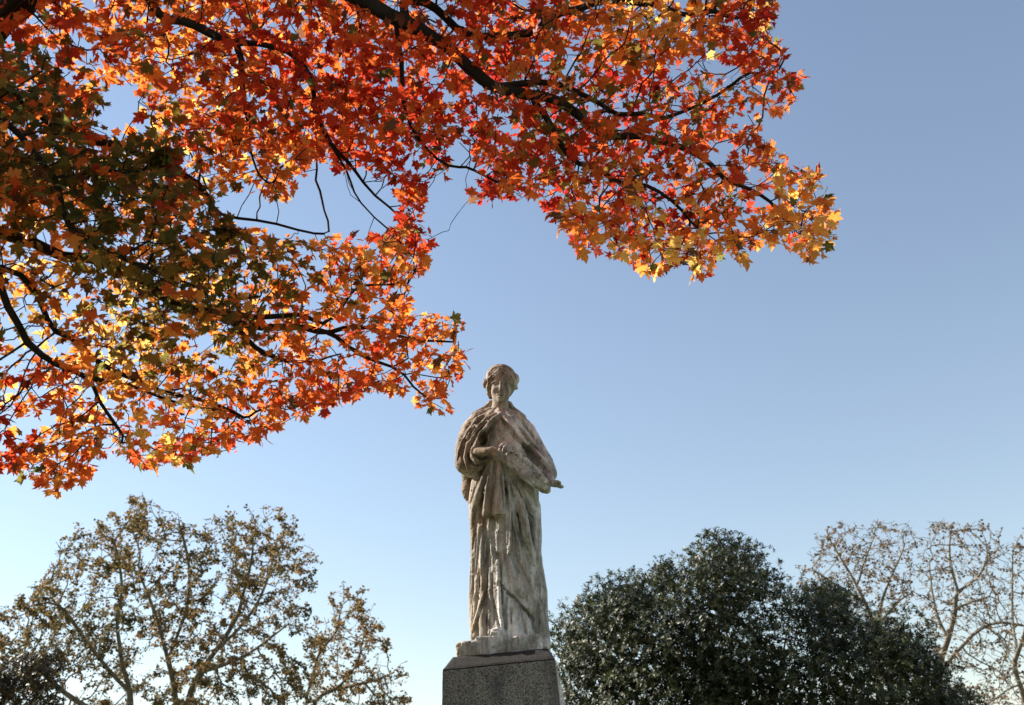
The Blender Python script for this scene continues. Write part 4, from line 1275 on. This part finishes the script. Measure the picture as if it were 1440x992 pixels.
far_tree('plane_tree', 'nearly bare plane tree with wide forked pale trunk, right of the evergreen', [
    [(1284, 765), (1300, 740), (1334, 722), (1352, 740), (1390, 737), (1415, 755), (1426, 800), (1430, 880), (1440, 940), (1410, 1010), (1330, 990), (1290, 930), (1284, 860)]],
    52, 3.2, [([(1320, 960), (1322, 930), (1332, 898), (1341, 860), (1345, 832), (1374, 812), (1390, 786)], .17, .03, -.6), ([(1332, 898), (1316, 868), (1310, 828), (1305, 790)], .10, .03, .9), ([(1345, 832), (1340, 812), (1334, 785), (1338, 745)], .08, .03, -1), ([(1322, 945), (1346, 914), (1375, 888), (1402, 877), (1440, 882)], .09, .03, 1), ([(1341, 860), (1360, 850), (1390, 840)], .05, .02, -1)],
    [(1318, 1240), (1318, 1100), (1319, 955)], 1900, 3000, .13, RUST, 44, .40, .5)
far_tree('plane_tree', 'bare twiggy plane tree with crooked trunk cut by the right edge', [
    [(1404, 800), (1430, 752), (1470, 745), (1530, 790), (1560, 900), (1540, 1050), (1400, 1050), (1385, 960), (1410, 880)]],
    48, 3.0, [([(1446, 1010), (1436, 965), (1427, 930), (1437, 904), (1450, 860), (1470, 800)], .14, .03, -.5), ([(1431, 918), (1424, 866), (1423, 812), (1424, 770)], .07, .025, .8), ([(1436, 965), (1400, 985), (1370, 1000)], .05, .02, -1), ([(1446, 1000), (1490, 940), (1520, 880)], .09, .03, 1)],
    [(1450, 1260), (1450, 1120), (1447, 1005)], 1200, 1500, .125, RUST, 45, .40, .5)

# ---- evergreens
def evergreen(name, label, poly, depth, hdepth, clumps, rmin, rmax, n_ros, leaf, pal, seed, trunk_u, low_z):
    r_ = np.random.default_rng(seed)
    po = np.array(poly, float)
    cx_, hw = (po[:, 0].min() + po[:, 0].max()) / 2, (po[:, 0].max() - po[:, 0].min()) / 2
    top = po[:, 1].min()
    base = ud(trunk_u, 1210, depth); base[2] = 0
    root = thing(name, label, 'tree', base)
    C, RR = [], []
    while len(C) < clumps:
        u = r_.uniform(po[:, 0].min(), po[:, 0].max()); v = r_.uniform(top, po[:, 1].max())
        rad = r_.uniform(rmin, rmax); rp = rad * FPX / depth
        uu, vv = np.array([u]), np.array([v])
        if not inside(po, uu, vv)[0]:
            continue
        e = edge_dist(po, uu, vv)[0]
        if e < rp * .55:
            if r_.random() < .6:
                continue
            rad = max(.22, e / FPX * depth / .8)
        hd = hdepth * math.sqrt(max(.04, 1 - ((u - cx_) / hw) ** 2)) * min(1, (e / 90.0) ** .5 + .1)
        s_ = r_.random()
        dd = -hd * (1 - .35 * s_ * s_) if r_.random() < .72 else r_.uniform(-1, 1) * hd
        C.append(ud(u, v, depth + dd)); RR.append(rad)
    # clumps that carry the crown's edge
    for (u0, v0), (u1, v1) in zip(po[:-1], po[1:]):
        L_ = math.hypot(u1 - u0, v1 - v0)
        for t in np.arange(0, L_, 16) / max(L_, 1):
            rad = r_.uniform(rmin * .9, rmax * .62); rp_ = rad * FPX / depth
            nx, ny = -(v1 - v0) / max(L_, 1), (u1 - u0) / max(L_, 1)          # inward for a clockwise outline
            k_in = rp_ * r_.uniform(.85, 2.0)
            C.append(ud(u0 + (u1 - u0) * t + nx * k_in, v0 + (v1 - v0) * t + ny * k_in, depth + r_.uniform(-.3, .3) * hdepth)); RR.append(rad)
    C = np.array(C); RR = np.array(RR)
    # skeleton
    t_ = Tree(.35)
    t_.limb_line([base + [0, 0, -.2], base + [.05, .05, 1.0], base + [0, .1, 2.4], base + [.1, 0, 3.6]], .28, .16, 0, False)
    sub = C[r_.choice(len(C), min(len(C), 160), False)]
    t_.colonize(sub, 12, .4, 60, (0, 0, .05), .1)
    t_.finish(.015, 2.4)
    build_wood(t_, root, base, M_BARK_DARK, .04, {0: 'trunk'})
    w = RR ** 2; ci = r_.choice(len(C), n_ros, p=w / w.sum())
    d = norm(r_.normal(0, 1, (n_ros, 3)) + [0, -.25, .3])
    rp = C[ci] + d * (RR[ci] * (1.06 - .45 * r_.random(n_ros) ** 2.2))[:, None]
    ax = norm(d + [0, 0, .55] + r_.normal(0, .3, d.shape))
    K = 8
    a1 = norm(np.cross(ax, r_.normal(0, 1, ax.shape))); a2 = np.cross(ax, a1)
    pos, ya, nn = [], [], []
    for k_ in range(K):
        an = k_ * 2.4 + r_.uniform(-.3, .3, n_ros)
        rad_ = np.cos(an)[:, None] * a1 + np.sin(an)[:, None] * a2
        tilt = r_.uniform(.1, .9, n_ros)[:, None]
        y_ = norm(rad_ + ax * tilt)
        pos.append(rp - ax * (.01 * k_)); ya.append(y_); nn.append(norm(ax - rad_ * tilt * .9 + r_.normal(0, .12, ax.shape)))
    pos = np.concatenate(pos); ya = np.concatenate(ya); nn = np.concatenate(nn)
    nn = norm(nn - (nn * ya).sum(1, keepdims=True) * ya); xa = np.cross(ya, nn)
    LV = np.array([(0, 0, 0), (.15, .3, .035), (.15, .65, .02), (0, 1, -.06), (-.15, .65, .02), (-.15, .3, .035), (0, .45, -.01)])
    LF = np.array([(0, 1, 5), (1, 2, 4), (1, 4, 5), (2, 3, 4)]); LV = LV[:6]
    pal = np.array(pal)
    m_ = len(pos)
    tint = pal[r_.integers(0, len(pal), m_)] * (np.tile(r_.uniform(.5, 1.7, len(C))[ci] * (.75 + .5 * noise3(rp, .9, seed)), K) * r_.uniform(.8, 1.2, m_))[:, None]
    v_, f_, c_ = leaf_instances(LV, LF, pos - base, xa, ya, nn, leaf * r_.uniform(.7, 1.2, m_), tint)
    o = link('foliage', mesh_from('foliage', v_, f_, M_EVERGREEN, True, c_), root)
    o['kind'] = 'stuff'

EV = [(774, 1150), (770, 900), (776, 874), (800, 856), (835, 838), (864, 812), (902, 812), (925, 789), (949, 801), (968, 778), (987, 761), (1015, 760), (1062, 774), (1090, 798), (1133, 828), (1160, 812), (1180, 811), (1200, 826), (1232, 880), (1258, 874), (1284, 878), (1312, 926), (1345, 950), (1388, 985), (1430, 1150)]
evergreen('evergreen_tree', 'large dark glossy evergreen with dense rounded crown, right of the statue', EV, 24, 4.2, 400, .38, .88, 27000, .10,
          [(.024, .034, .012), (.04, .048, .018), (.085, .085, .04), (.03, .038, .015)], 51, 1070, 1.2)
evergreen('evergreen_tree', 'small dark brownish evergreen in the lower left corner', [(-120, 1150), (-110, 950), (-30, 932), (10, 930), (45, 918), (82, 914), (92, 935), (76, 965), (95, 1000), (110, 1150)], 30, 2.0, 90, .3, .6, 2200, .15,
          [(.05, .05, .02), (.07, .055, .025), (.09, .06, .03)], 52, 0, 1.0)
